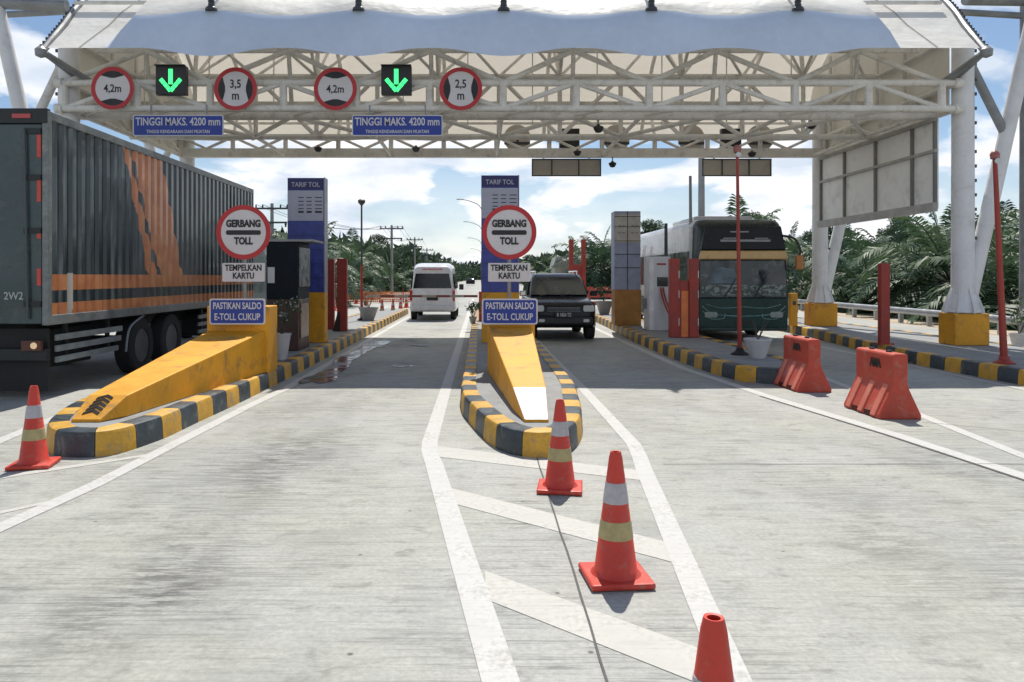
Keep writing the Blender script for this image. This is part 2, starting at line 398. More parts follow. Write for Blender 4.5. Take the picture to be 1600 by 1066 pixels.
# ================================================================== ground and road
g = MB().add([(-1500, -300, -.06), (1500, -300, -.06), (1500, 2500, -.06), (-1500, 2500, -.06)], [(0, 1, 2, 3)]).build('ground', GRASSG); tag(g, kind='structure')
g = MB().add([(-26, -20, -.03), (17.5, -20, -.03), (17.5, 60, -.03), (12, 120, -.03), (12, 700, -.03), (-22, 700, -.03), (-22, 90, -.03)], [(0, 1, 2, 3, 4, 5, 6)]).build('verge', SAND); tag(g, kind='structure')
g = MB().add([(-22, -20, 0), (14.6, -20, 0), (15.2, 20, 0), (16, 48, 0), (9, 75, 0), (9, 700, 0), (-9, 700, 0), (-9, 75, 0), (-20, 45, 0)], [tuple(range(9))]).build('road', CONC); tag(g, kind='structure')

def strip(b, pts, wd, z=.004):
    P = [Vector((p[0], p[1])) for p in pts]; Lf = []; Rt = []
    for i, p in enumerate(P):
        d = (P[min(i+1, len(P)-1)]-P[max(i-1, 0)]).normalized(); nn = Vector((-d.y, d.x))
        k = 1.0
        Lf.append(p+nn*wd/2*k); Rt.append(p-nn*wd/2*k)
    for i in range(len(P)-1):
        b.add([(*Lf[i], z), (*Lf[i+1], z), (*Rt[i+1], z), (*Rt[i], z)], [(0, 1, 2, 3)])
lm = MB()
strip(lm, [(-.53, 60), (-.53, 12), (-.53, 8.1), (-.50, 7.64), (-.42, 7.1), (.09, 3.31), (.42, .8), (.7, -1.5)], .165)
strip(lm, [(1.58, 60), (1.58, 30), (1.54, 18), (1.6, 12), (1.6, 8), (1.545, 7.42), (1.49, 7.0), (1.10, 3.31), (.85, .9), (.7, -1.5)], .15)
strip(lm, [(-3.12, 60), (-3.05, 20), (-3.02, 12), (-3.12, 10.3), (-3.23, 6.46), (-3.34, 5.34), (-3.6, 2.5), (-3.9, -1)], .15)
strip(lm, [(-5.35, 45), (-5.3, 10), (-5.1, 8.1), (-4.85, 6.6), (-4.4, 4.6), (-3.9, 2.0)], .16)
strip(lm, [(3.98, 60), (3.85, 20), (3.87, 14.5), (4.2, 11.2), (4.59, 8.47), (4.76, 6.7), (5.05, 4)], .17)
strip(lm, [(6.0, 45), (6.0, 14), (5.7, 11), (5.2, 6.7), (5.05, 4)], .14)
strip(lm, [(8.45, 45), (8.45, 16), (8.4, 10)], .12)
strip(lm, [(-8.95, 400), (-8.9, 80)], .15); strip(lm, [(8.8, 400), (8.8, 80)], .15)
tag(lm.build('lane_lines', LINE), kind='structure')
hm = MB()
def band(x0, y0, x1, y1, h, h1=None):
    h1 = h1 or h
    hm.add([(x0, y0-h/2, .003), (x1, y1-h1/2, .003), (x1, y1+h1/2, .003), (x0, y0+h/2, .003)], [(0, 1, 2, 3)])
band(-.43, 7.68, 1.47, 6.72, .46, .36); band(-.26, 6.16, 1.23, 4.85, .40); band(.03, 4.36, 1.02, 3.42, .40)
band(.36, 2.9, .85, 2.45, .36)
band(-4.25, 6.62, -3.2, 7.55, .17, .12); band(-3.9, 5.25, -3.3, 6.0, .12)
band(-4.9, 7.1, -4.3, 6.5, .3)
tag(hm.build('hatch_markings', HATCH), kind='structure')
jm = MB()
def crack(pts, wd):
    P = []
    for a, b in zip(pts, pts[1:]):
        a = Vector(a); b = Vector(b); k = max(2, int((b-a).length/.35))
        for j in range(k): p = a.lerp(b, j/k); P.append((p.x+random.uniform(-.005, .005), p.y+random.uniform(-.005, .005)))
    P.append(pts[-1]); strip(jm, P, wd, .0055)
crack([(.55, 1), (.55, 7.4)], .012)
for Y in (2.3, 7.15, 12.6, 17.5): 
    crack([(1.7, Y), (4.6, Y), (8.7, Y)], .010)
for Y in (10.4, 16): crack([(-3.2, Y-.4), (-.6, Y-.4)], .006)
crack([(4.90, 4), (4.65, 6.7), (4.48, 8.47), (4.09, 11.2)], .035)
crack([(8.9, 7), (6.2, 8.6), (5.3, 9.2)], .012)
tag(jm.build('pavement_joints', DARKJ), kind='structure')

# wet patches
def puddle(cx, cy, rx, ry, seed):
    random.seed(seed); n = 40; ph = [random.uniform(0, 6.28) for _ in range(4)]
    P = []
    for i in range(n):
        t = 2*math.pi*i/n; r = 1+.25*math.sin(2*t+ph[0])+.18*math.sin(3*t+ph[1])+.12*math.sin(5*t+ph[2])+.06*math.sin(9*t+ph[3])
        P.append((cx+rx*r*math.cos(t), cy+ry*r*math.sin(t), .0075))
    return P
s_ = NT('wet_concrete'); s_.L.new(s_.mix(s_.ramp(s_.noise(3, 5), .4, .6), (.06, .063, .065), (.11, .11, .11)), s_.b.inputs['Base Color'])
s_.L.new(s_.ramp(s_.noise(2.2, 5), .42, .62, .13, .4), s_.b.inputs['Roughness']); s_.b.inputs['Specular IOR Level'].default_value = .6
pm = MB()
for a in ((-2.72, 13.3, .22, 1.0, 3), (-2.78, 16.0, .24, 2.3, 5), (-2.7, 19.6, .24, 1.8, 8), (-1.55, 19.4, .22, .22, 12), (-1.5, 14.9, .2, .14, 4)):
    P = [(x, y, z+.0006*a[4]) for x, y, z in puddle(*a)]; pm.add(P, [tuple(range(len(P)))])
tag(pm.build('puddle_water', s_.m), kind='structure'); random.seed(7)

# ================================================================== islands
def island(name, pts, label, blk=.47, h=.25, phase=0, narrow=False):
    P = catmull(pts, 8); cum = [0]
    for a, b in zip(P, P[1:]): cum.append(cum[-1]+(b-a).length)
    tot = cum[-1]
    def at(d):
        d = max(0, min(tot, d))
        for i in range(len(cum)-1):
            if cum[i+1] >= d: t = (d-cum[i])/max(1e-9, cum[i+1]-cum[i]); return P[i].lerp(P[i+1], t)
        return P[-1]
    cx = sum(p[0] for p in pts)/len(pts); base = Vector((cx, min(p[1] for p in pts)+.6, 0))
    T = thing(name, base, label, 'traffic island')
    prof = [(0.0, 0), (.012, h-.05), (.028, h-.012), (.05, h), (.22, h), (.22, h-.06)]
    b = MB(); k = 0; d = 0; inner = []
    def ring(d):
        p = at(d); q = at(d+.05); r = at(d-.05); t = (q-r).normalized(); nn = Vector((-t.y, t.x))   # left side = inward for our ordering
        return [(p.x+nn.x*i, p.y+nn.y*i, z) for i, z in prof]
    while d < tot-1e-6:
        e = min(tot, d+blk); b.m((k+phase) % 2)
        ds = [d, (d+e)/2-.001, (d+e)/2, e-.004]
        rings = [ring(x) for x in (d+.004, d+(e-d)*.33, d+(e-d)*.66, e-.004)]
        n = len(prof)
        vs = [p for r_ in rings for p in r_]; fs = [(j*n+i, j*n+i+1, (j+1)*n+i+1, (j+1)*n+i) for j in range(3) for i in range(n-1)]
        fs += [tuple(range(n)), tuple(range(3*n, 4*n))]
        b.add(vs, fs); d = e; k += 1
    b.build('kerb', [KYEL, KBLK], T, world=True, smooth=True)
    ins = []
    for i in range(0, len(P)):
        q = P[min(i+1, len(P)-1)]; r = P[max(i-1, 0)]; t = (q-r).normalized(); nn = Vector((-t.y, t.x)); ins.append((P[i].x+nn.x*.2, P[i].y+nn.y*.2))
    c = MB(); n = len(ins)
    c.add([(x, y, h-.012) for x, y in ins], [tuple(range(n))])
    c.build('paving', CONCISL, T, world=True)
    return T
island('traffic_island', [(-5.0, 36), (-5.0, 20), (-5.0, 12), (-4.95, 9.6), (-4.62, 8.25), (-4.28, 7.62), (-3.95, 7.42), (-3.6, 7.52), (-3.42, 8.2), (-3.38, 9.2), (-3.3, 12), (-3.3, 20), (-3.35, 36)],
       'striped kerb island beside the truck, under the long yellow ramp', phase=0)
island('traffic_island', [(-.28, 36), (-.28, 20), (-.28, 12), (-.25, 10.1), (-.1, 9.0), (.12, 7.95), (.35, 7.5), (.62, 7.4), (.88, 7.6), (1.12, 8.4), (1.28, 9.9), (1.38, 12), (1.38, 20), (1.38, 36)],
       'narrow striped kerb island in the middle, around the white-tipped ramp', phase=1)
island('traffic_island', [(4.45, 36), (4.4, 28), (4.1, 20), (4.14, 14.8), (4.3, 13.0), (4.55, 12.58), (4.95, 12.42), (5.35, 12.6), (5.6, 13.2), (5.7, 15), (5.7, 20), (5.7, 36)],
       'striped kerb island carrying the grey card machine, left of the coach', phase=1)
island('traffic_island', [(9.7, 34), (9.55, 24), (9.3, 20.5), (8.9, 17.5), (8.66, 15.2), (8.72, 12), (8.9, 9.6), (9.6, 8.6), (10.9, 8.6), (11.7, 9.8), (11.8, 15), (11.8, 24), (11.8, 34)],
       'striped kerb island under the white canopy columns', phase=0)

# ================================================================== ramps (crash blocks)
def ramp_block(label, x0f, x1f, x0k, x1k, x0r, x1r, Yf, Yk, Yr, Yb, zk, zr, zb, arrow=False, whitetip=False):
    T = thing('yellow_ramp', ((x0r+x1r)/2, Yr, .25), label, 'barrier ramp')
    z0 = .24
    rings = []
    for (a, c, Y, z) in ((x0f, x1f, Yf, z0+.03), (x0k, x1k, Yk, zk), (x0r, x1r, Yr, zr)):
        e = .0
        rings.append([Vector((a-e, Y, z0)), Vector((c+e, Y, z0)), Vector((c, Y, z)), Vector((a, Y, z))])
    b = MB().loft(rings, caps=False)
    if whitetip:
        # top of the first piece painted white
        b.mi[2] = 1
    b.add(rings[0], [(0, 1, 2, 3)]); b.add(rings[-1], [(0, 1, 2, 3)])
    b.build('ramp', [YEL, WHITE], T, world=True, bevel=.012)
    MB().bb(x0r-.02, x1r+.05, Yr+.004, Yb, z0, zb).build('end_block', YEL, T, world=True, bevel=.015)
    if arrow:
        c = MB()
        d = Vector(((x0f+x1f)/2, Yf, z0+.03)); u = Vector(((x0k+x1k)/2, Yk, zk)); up = (u-d); Ln = up.length; up.normalize()
        side = Vector((1, 0, 0)); nr = side.cross(up).normalized()
        for i in range(5):
            s0 = Ln*(.22+.155*i); 
            for sg in (-1, 1):
                p0 = d+up*(s0+.05)+nr*.006; p1 = d+up*s0+side*.085*sg+nr*.006
                c.slab([p0+up*.018, p0-up*.018, p1-up*.018, p1+up*.018], .004)
        c.build('chevron_marks', SIGNK, T, world=True)
    return T
ramp_block('long yellow crash ramp sloping down from the sign at the truck side', -4.23, -3.93, -4.22, -3.80, -4.25, -3.36, 7.95, 8.28, 12.0, 12.55, .47, .90, 1.28, arrow=True)
ramp_block('yellow crash ramp with a white tip on the middle island', .46, .71, .37, .745, .14, .80, 7.95, 8.66, 11.9, 12.45, .50, .97, 1.34, whitetip=True)

# ================================================================== signs
def ring(b, c, r0, r1, y0, y1, n=40):
    """annulus facing -Y"""
    vs = []
    for y in (y0, y1):
        for r in (r0, r1):
            for i in range(n): t = 2*math.pi*i/n; vs.append((c[0]+r*math.cos(t), c[1]+y, c[2]+r*math.sin(t)))
    fs = []
    for i in range(n):
        j = (i+1) % n; fs += [(i, j, n+j, n+i), (2*n+i, 2*n+j, 3*n+j, 3*n+i), (i, j, 2*n+j, 2*n+i), (n+i, n+j, 3*n+j, 3*n+i)]
    b.add(vs, fs)
def disc(name, T, c, r, ringw, backmat=GREY):
    o = MB().lathe([(r-.01, 0), (r, .004), (r, .02), (r-.01, .024)], 'Y', c, 40).build(name, [SIGNW], T, world=False)
    b = MB(); ring(b, c, r-ringw, r+.004, -.006, .0, 40); b.build('red_rim', SIGNR, T)
    return o
def limit_sign(label, X, Y, z, kind, r=.46):
    T = thing('limit_sign', (X, Y, z), label, 'sign', 'round red-rimmed limit signs on the gantry')
    disc('sign_face', T, (0, 0, 0), r, .085)
    ri = r-.087; b = MB()
    for sg in (1, -1):
        arc = [(ri*math.sin(R(a)), ri*math.cos(R(a))) for a in range(-42, 43, 7)]
        poly = arc+[(.05, ri-.15), (-.05, ri-.15)]
        if kind == 'h': P = [(x*sg, zz_*sg) for x, zz_ in poly]
        else: P = [(zz_*sg, -x*sg) for x, zz_ in poly]
        b.prism(P, lambda u, v: Vector((u, -.004, v)), lambda u, v: Vector((u, -.0005, v)))
    b.build_each('black_wedges', SIGNK, T)
    if kind == 'h': text(label_num[label], .235, T, (0, -.005, -.01), SIGNK, .82)
    else:
        n_, m_ = label_num[label].split('|')
        text(n_, .25, T, (0, -.005, .10), SIGNK, .82); text(m_, .27, T, (0, -.005, -.15), SIGNK, .8)
    b = MB()
    for dx in (-.2, .2): b.bb(dx-.02, dx+.02, .026, .06, -.42, .3)
    b.bb(-.25, .25, .06, .12, -.36, -.3)
    b.build('mounting_bracket', GREY, T)
    return T
label_num = {}
GY = 16.55
for px, py, kd, tx, lb in ((176, 138, 'h', '4,2m', 'round red-rimmed 4,2m height sign nearest the left column of the canopy'),
                           (368, 139, 'w', '3,5|m', 'round red-rimmed 3,5 m width sign beside the left green arrow'),
                           (524, 139, 'h', '4,2m', 'round red-rimmed 4,2m height sign between the 3,5 m sign and right green arrow'),
                           (720, 139, 'w', '2,5|m', 'round red-rimmed 2,5 m width sign right of the right green arrow')):
    label_num[lb] = tx; limit_sign(lb, PX(px, GY), GY, PZ(py, GY), kd)
def rrect(w_, h_, r, n=5):
    P = []
    for cx, cz, a0 in ((w_/2-r, h_/2-r, 0), (-w_/2+r, h_/2-r, 90), (-w_/2+r, -h_/2+r, 180), (w_/2-r, -h_/2+r, 270)):
        for i in range(n+1): a = R(a0+90*i/n); P.append((cx+r*math.cos(a), cz+r*math.sin(a)))
    return P
def plate(b, w_, h_, r, y0, y1, c=(0, 0)):
    b.prism(rrect(w_, h_, r), lambda u, v: Vector((u+c[0], y0, v+c[1])), lambda u, v: Vector((u+c[0], y1, v+c[1])))
def blue_sign(name, loc, w_, h_, lines, label, group=None):
    T = thing(name, loc, label, 'sign', group)
    b = MB(); plate(b, w_, h_, .04, 0, .02); b.build('border', SIGNW, T)
    b = MB(); plate(b, w_-.045, h_-.045, .03, -.003, .0); b.build('blue_panel', SIGNB, T)
    for tx, sz, dz, xs in lines: text(tx, sz, T, (0, -.005, dz), SIGNW, xs, bold=.012)
    return T
SY = 12.28
for px, lb in ((279, 'blue TINGGI MAKS. sign hanging under the left green arrow'), (621, 'blue TINGGI MAKS. sign hanging under the right green arrow')):
    T = blue_sign('height_notice', (PX(px, GY), GY-.02, PZ(196.5, GY)), 1.95, .455, [('TINGGI MAKS. 4200 mm', .235, .075, .74), ('TINGGI KENDARAAN DAN MUATAN', .10, -.135, .82)], lb, 'blue height notices on the gantry')
    b = MB()
    for dx in (-.6, .6): b.bb(dx-.015, dx+.015, .022, .05, -.2, .45)
    b.build_each('hanger', GREY, T)
    # arrow display
    T = thing('lane_signal', (PX(268 if px < 400 else 619.5, GY), GY-.05, PZ(126, GY)), 'black signal with green down arrow, between %s' % ('the left 4,2m and 3,5 m signs' if px < 400 else 'the other 4,2m and 2,5 m signs'), 'lane signal', 'green arrow lane signals')
    MB().bb(-.325, .325, 0, .16, -.31, .31).build('housing', BLACK, T, bevel=.01)
    b = MB(); b.bb(-.325, .325, -.08, 0, .30, .315); b.build('visor', BLACK, T)
    b = MB(); b.bb(-.045, .045, -.008, 0, -.09, .235)
    for sg in (-1, 1):
        a = Vector((0, -.006, -.235)); e = Vector((sg*.215, -.006, .02)); d_ = (e-a).normalized(); nn = Vector((-d_.z, 0, d_.x))*.042
        for t0, t1 in ((.0, .30), (.34, .62), (.66, 1.0)): b.slab([a.lerp(e, t0)+nn, a.lerp(e, t1)+nn, a.lerp(e, t1)-nn, a.lerp(e, t0)-nn], .008)
    b.build('green_arrow', LEDG, T)
def gate_sign(px, X_, label):
    T = thing('toll_gate_sign', (X_, SY+.1, 1.28), label, 'sign', 'round GERBANG TOLL signs with plates')
    b = MB().tube((0, .05, -.02), (0, .05, 1.5), .032, n=12); b.build('post', GREY, T, smooth=True)
    r = .435; zc = 2.46-1.28; c = (0, -.02, zc)
    disc('sign_face', T, c, r, .072)
    b = MB(); plate(b, .56, .075, .03, -.026, -.0215, (0, zc-.005)); b.build('black_bar', SIGNK, T)
    text('GERBANG', .155, T, (0, -.026, zc+.135), SIGNK, .78, bold=.03); text('TOLL', .155, T, (0, -.026, zc-.145), SIGNK, .78, bold=.03)
    b = MB(); plate(b, .68, .30, .015, -.02, 0, (0.0, .535)); b.build('card_plate', SIGNW, T)
    text('TEMPELKAN\nKARTU', .135, T, (0, -.023, .54), SIGNK, .8, ls=.95, bold=.02)
    return T
gate_sign(378, PX(378, SY), 'GERBANG TOLL sign with card plate above the ramp beside the truck')
gate_sign(796, PX(796, SY), 'GERBANG TOLL sign with card plate in front of the middle tariff pylon')
for px, lb in ((371, 'blue PASTIKAN SALDO sign on the ramp beside the truck'), (796.5, 'blue PASTIKAN SALDO sign on the middle island ramp')):
    T = blue_sign('balance_notice', (PX(px, 11.85), 11.84, PZ(487, 11.85)-.0), .86, .40, [('PASTIKAN SALDO', .145, .085, .64), ('E-TOLL CUKUP', .145, -.085, .72)], lb, 'blue balance notices on the ramps')
    b = MB()
    for dx in (-.25, .25): b.bb(dx-.02, dx+.02, .021, .165 if px < 500 else .07, -.12, .12)
    b.build_each('standoff', GREY, T)

# tariff pylons
def pylon(Y, x0, x1, top, zy, label, faded=False, dep=.35):
    T = thing('tariff_pylon', ((x0+x1)/2, Y+dep/2, .24), label, 'tariff pylon', 'tariff pylons')
    MB().bb(x0+.01, x1+.02, Y, Y+dep, .24, zy).build('plinth', YEL if not faded else mat('ochre_plinth', (.42, .20, .05), .6, dirt_or_glare=(.2, .1, .05)), T, world=True, bevel=.01)
    body = PYB if not faded else PYG
    MB().bb(x0, x1, Y+.01, Y+dep-.01, zy+.002, top).build('cabinet', body, T, world=True, bevel=.008)
    b = MB(); w_ = x1-x0
    hz = top-.26
    if not faded:
        MB().bb(x0+.01, x1-.01, Y-.004, Y+.008, hz, top-.01).build('header_panel', PYN, T, world=True)
        text('TARIF TOL', .15, T, ((0), -dep/2-.008, (top-.24+hz-.24)/2-.03), PYW, .9, bold=.01)
        MB().bb(x0+.01, x1-.01, Y-.004, Y+.008, hz-.72, hz-.03).build('price_panel', PYW, T, world=True)
        for r_ in range(5):
            zr = hz-.2-r_*.085
            for c0, c1 in ((.30, .45), (.53, .67), (.76, .95)):
                b.bb(x0+w_*c0, x0+w_*c1, Y-.007, Y-.004, zr, zr+(.02 if r_ < 4 else .045))
        b.build('price_marks', SIGNK, T, world=True)
        b = MB()
        for k in range(1, 5): b.bb(x0+.012, x1-.012, Y+.006, Y+.011, zy+(hz-.75-zy)*k/5, zy+(hz-.75-zy)*k/5+.012)
        b.build('panel_seam', PYN, T, world=True)
        MB().bb(x1-.002, x1+.02, Y-.003, Y+dep, zy, top+.01).build('edge_trim', mat('pylon_edge', (.25, .25, .32), .4), T, world=True)
    else:
        MB().bb(x0+.02, x1-.02, Y-.004, Y+.008, zy+(top-zy)*.60, top-.1).build('price_panel', mat('pylon_cream', (.50, .47, .42), .5), T, world=True)
        for k in (.28, .45, .62, .80, .93): b.bb(x0, x1, Y-.008, Y-.004, zy+(top-zy)*k-.01, zy+(top-zy)*k+.012)
        b.bb((x0+x1)/2-.012, (x0+x1)/2+.012, Y-.0085, Y-.0045, zy, top)
        for k in (.83, .74): 
            for cx in (.15, .3, .65, .8): b.bb(x0+w_*cx, x0+w_*(cx+.1), Y-.0075, Y-.0045, zy+(top-zy)*k-.05, zy+(top-zy)*k-.03)
        b.build('frame_bars', DKGREY, T, world=True)
    return T
pylon(17.5, PX(449, 17.5), PX(506, 17.5), PZ(278, 17.5), PZ(457, 17.5), 'blue and white tariff pylon behind the dark cabinet near the truck')
pylon(17.5, PX(752, 17.5), PX(810, 17.5), PZ(274, 17.5), PZ(457, 17.5), 'blue and white tariff pylon on the middle island behind the round sign')
pylon(23.6, PX(960, 23.6), PX(1001, 23.6), PZ(330, 23.6), PZ(453, 23.6), 'faded grey-blue tariff pylon with barred face, beside the grey card machine', faded=True, dep=.6)

# ================================================================== canopy
CX, CY = .75, 17.0
CAN = thing('toll_gate_canopy', (CX, CY, 0), 'white steel toll canopy with a curved membrane roof over the lanes', 'canopy')
def cb(name, b, m=STEELW, **k): return b.build(name, m, CAN, world=True, **k)
Zs = [6.44, 6.85, 7.25, 7.7, 8.1, 8.5, 8.9, 9.2, 9.3, 9.2, 8.9, 8.4, 7.8, 7.1, 6.38]
Ym = [15.9, 16.0, 16.12, 16.65, 17.25, 17.95, 18.8, 19.8, 20.8, 21.8, 22.8, 23.7, 24.4, 25.0, 25.5]
Ye = [15.9, 16.35, 16.82, 17.3, 17.8, 18.35, 19.0, 19.8, 20.8, 21.8, 22.8, 23.7, 24.4, 25.0, 25.5]
XL = [-8.95, -8.98, -9.03, -9.08, -9.13, -9.2, -9.25, -9.3, -9.3, -9.3, -9.3, -9.25, -9.2, -9.15, -9.1]
XR = [10.35, 10.42, 10.52, 10.62, 10.72, 10.8, 10.85, 10.9, 10.9, 10.9, 10.9, 10.85, 10.8, 10.75, 10.7]
KN = [PX(p, 16.1) for p in (330, 560, 787, 1018, 1247)]
BL, BR = (-7.75, -7.3), (8.75, 8.38)     # band edges at bottom / top
def roofpt(x, k):
    bump = max(0, max(math.cos(min(1, abs(x-q)/1.4)*math.pi/2) for q in KN))**2
    xl = BL[0]+(BL[1]-BL[0])*min(k, 2)/2; xr = BR[0]+(BR[1]-BR[0])*min(k, 2)/2
    f = min(1, max(0, (x-xl)/.05)) * min(1, max(0, (xr-x)/.05))
    y = Ye[k]+(Ym[k]-Ye[k])*f; z = Zs[k]
    if k == 0 or k == 14: z -= .17*bump*f-.04
    if k == 1: z += 0; y -= .05*(1-bump)*f
    if k == 2: z += .11*bump*f-.02
    if 3 <= k <= 12: z += .10*bump
    if f < 1 and k <= 2 : pass
    return Vector((x, y, z))
b = MB(); rows = []
for k in range(15):
    xl = BL[0]+(BL[1]-BL[0])*min(k, 2)/2; xr = BR[0]+(BR[1]-BR[0])*min(k, 2)/2
    xs = [XL[k]+(xl-XL[k])*t for t in (0, .33, .66, 1)] + [xl+.05+(xr-.05-xl-.05)*i/60 for i in range(61)] + [xr+(XR[k]-xr)*t for t in (0, .33, .66, 1)]
    rows.append([roofpt(x, k) for x in xs])
n = len(rows[0])
b.add([p for r_ in rows for p in r_], [(k*n+i, k*n+i+1, (k+1)*n+i+1, (k+1)*n+i) for k in range(14) for i in range(n-1)])
BANDM = mat('band_pale_blue', (.56, .65, .80), .7, var=.06, scale=.6, spec=.3)  # pale blue colour for the lower front rows of the membrane
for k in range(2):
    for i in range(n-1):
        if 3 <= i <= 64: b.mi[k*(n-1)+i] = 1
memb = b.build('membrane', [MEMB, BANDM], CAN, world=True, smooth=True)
# seams in the corner panels
sm = MB()
for sx in (0, 1):
    pts = []
    for k in range(0, 6):
        a, c = (XL[k], -7.75+.12*k) if sx == 0 else (XR[k], 8.75-.09*k)
        t = .55+.02*k; x = a+(c-a)*t; p = roofpt(x, k); pts.append(p+Vector((0, -.012, .012)))
    sm.path(pts, .008, 5)
sm.build_each('membrane_seam', mat('seam', (.3, .28, .24), .7), CAN, per=5, world=True)
# edge tubes and lacing
et = MB(); lc = MB()
for X_, sg in ((XL, -1), (XR, 1)):
    pts = [Vector((X_[k]+sg*.11, Ye[k]+.03, Zs[k]+.0)) for k in range(15)]; pts = catmull(pts, 4)
    cb('edge_tube', MB().path(pts, .07, 8), GREY, smooth=True)
    for i in range(0, 40, 1):
        p = pts[i]; cb('cleat', MB().box(p+Vector((sg*.07, -.02, .03)), (.05, .045, .07)), DKGREY)
for q in KN:
    b = MB(); p = roofpt(q, 2)+Vector((0, -.01, 0))
    b.lathe([(.13, -.02), (.12, .03), (.075, .07), (.06, .16), (.075, .17), (.045, .24), (.04, .6)], 'Z', p, 10)
    b.tube(p+Vector((0, 0, .3)), (q, 17.6, 8.4), .03, n=6)
    cb('roof_clamp', b, DKGREY)
# columns
cols = [(10.75, 17.1, 1), (10.45, 23.6, 1), (-9.15, 17.1, -1), (-9.0, 23.6, -1)]
for (x, y, sg) in cols:
    b = MB().lathe([(.24, .93), (.23, 2), (.22, 7.0)], 'Z', (x, y, 0), 20)
    o = cb('column', b, WHITE, smooth=True)
    g_ = MB().lathe([(.33, .94), (.36, .96), (.26, 1.35)], 'Z', (x, y, 0), 16)
    for a in range(8): 
        t = a*math.pi/4; d_ = Vector((math.cos(t), math.sin(t), 0)); c_ = Vector((x, y, 0))
        g_.slab([c_+d_*.2+Vector((0, 0, .94)), c_+d_*.42+Vector((0, 0, .94)), c_+d_*.42+Vector((0, 0, 1.0)), c_+d_*.24+Vector((0, 0, 1.5))], .025)
    cb('base_gusset', g_, WHITE)
    px0 = x-.35
    cb('pedestal', MB().bb(px0-(.04 if sg < 0 else 0), px0+.75, y-.3, y+.33, .24, .93), YEL, bevel=.015)
    top = Vector((x+sg*1.75, y, 8.3)) if sg > 0 else Vector((x-1.7, y, 8.2))
    lean = MB().tube((x+sg*.12, y+.02, 1.15), top, .17, .15, 16)
    cb('raking_strut', lean, WHITE, smooth=True)
    m_ = (Vector((x+sg*.12, y, 1.15))).lerp(top, .52)
    cb('cross_strut', MB().tube((x-sg*.05, y, 6.9), m_, .10, n=10), GREY if sg > 0 else STEELW, smooth=True)
    pg = MB()
    for i in range(14): pg.box((x+sg*.24, y-.05, 2.6+i*.32), (.06, .04, .07))
    pg.build_each('cable_clip', DKGREY, CAN, world=True)
# truss front
NX = [2.1+1.6*k for k in range(-7, 6)]
b = MB()
zA, zB = 5.98, 5.42; x0, x1 = NX[0]-.1, 10.45
for z in (zA, zB): b.tube((x0, 16.8, z), (x1, 16.8, z), .075, n=10)
b.tube((x0, 17.6, zB), (x1, 17.6, zB), .09, n=10); b.tube((x0+.6, 17.25, 6.82), (x1-.6, 17.25, 6.82), .06, n=8)
for i, x in enumerate(NX):
    b.tube((x, 16.8, zB), (x, 16.8, zA), .085 , n=8)
    if i < len(NX)-1:
        x2 = NX[i+1]; up = (i % 2 == 0)     # i even: valley ; NX[7]=2.1 is index 7 -> peak
        if i % 2 == 0: b.tube((x, 16.8, zB), (x2, 16.8, zA), .055, n=8); b.tube((x, 16.8, zA), (x2, 17.25, 6.82), .06, n=8)
        else: b.tube((x, 16.8, zA), (x2, 16.8, zB), .055, n=8); b.tube((x, 17.25, 6.82), (x2, 16.8, zA), .06, n=8)
        b.tube((x, 17.6, zB), ((x+x2)/2, 16.8, zB), .035, n=6)
    if i % 2 == 1: b.tube((x, 17.25, 6.82), (x, 17.6, zB), .05, n=6)
for x in (x0, x1):
    for z in (zA, zB): b.lathe([(.11, -.08), (.11, .08)], 'X', (x, 16.8, z), 12)
cb('front_truss', b, smooth=True)
# plan bracing
b = MB(); b.tube((x0, 20.2, zB), (x1, 20.2, zB), .075, n=8)
for i, x in enumerate(NX[:-1]):
    x2 = NX[i+1]
    if i % 2 == 0: b.tube((x, 20.2, zB), (x2, 17.6, zB), .055, n=8); b.tube((x, 20.2, zB), (x2, 23.3, 5.9), .05, n=8)
    else: b.tube((x, 17.6, zB), (x2, 20.2, zB), .055, n=8); b.tube((x, 23.3, 5.9), (x2, 20.2, zB), .05, n=8)
for x in NX[::2]: b.tube((x, 17.6, zB), (x, 23.3, zB), .05, n=8)
cb('plan_bracing', b, smooth=True)
b = MB(); b.tube((x0, 20.2, 7.0), (x1, 20.2, 7.0), .075, n=8); b.bb(x0, x1, 20.5, 20.6, 6.15, 6.42)
for i, x in enumerate(NX[:-1]):
    x2 = NX[i+1]; b.tube((x, 20.2, zB), (x, 20.2, 7.0), .06, n=8)
    b.tube((x, 20.2, zB if i % 2 else 7.0), (x2, 20.2, 7.0 if i % 2 else zB), .055, n=8)
cb('middle_truss', b, smooth=True)
for i, x in enumerate(NX[:-1]): cb('hanger_rod', MB().tube((x+.8, 19.0, zB), (x+.8, 19.0, 8.7), .016, n=5), smooth=True)
for i, x in enumerate(NX[:-1]): cb('brace', MB().tube((x, 18.6, 8.3), (x+1.6, 20.2, 7.0), .04, n=6), smooth=True); cb('brace', MB().tube((x+1.6, 22.0, 8.9), (x, 20.2, 7.0), .04, n=6), smooth=True)
# rear truss
b = MB(); b.bb(x0+.1, x1-.1, 23.2, 23.42, 5.36, 5.62); b.tube((x0, 23.3, 5.98), (x1, 23.3, 5.98), .07, n=8)
for i, x in enumerate(NX[:-1]):
    x2 = NX[i+1]; b.tube((x, 23.3, 5.6), (x, 23.3, 5.98), .07, n=6)
    mx = (x+x2)/2
    b.tube((x, 23.3, 5.98), (mx, 23.3, 5.62), .045, n=6); b.tube((mx, 23.3, 5.62), (x2, 23.3, 5.98), .045, n=6)
cb('rear_truss', b, smooth=True)
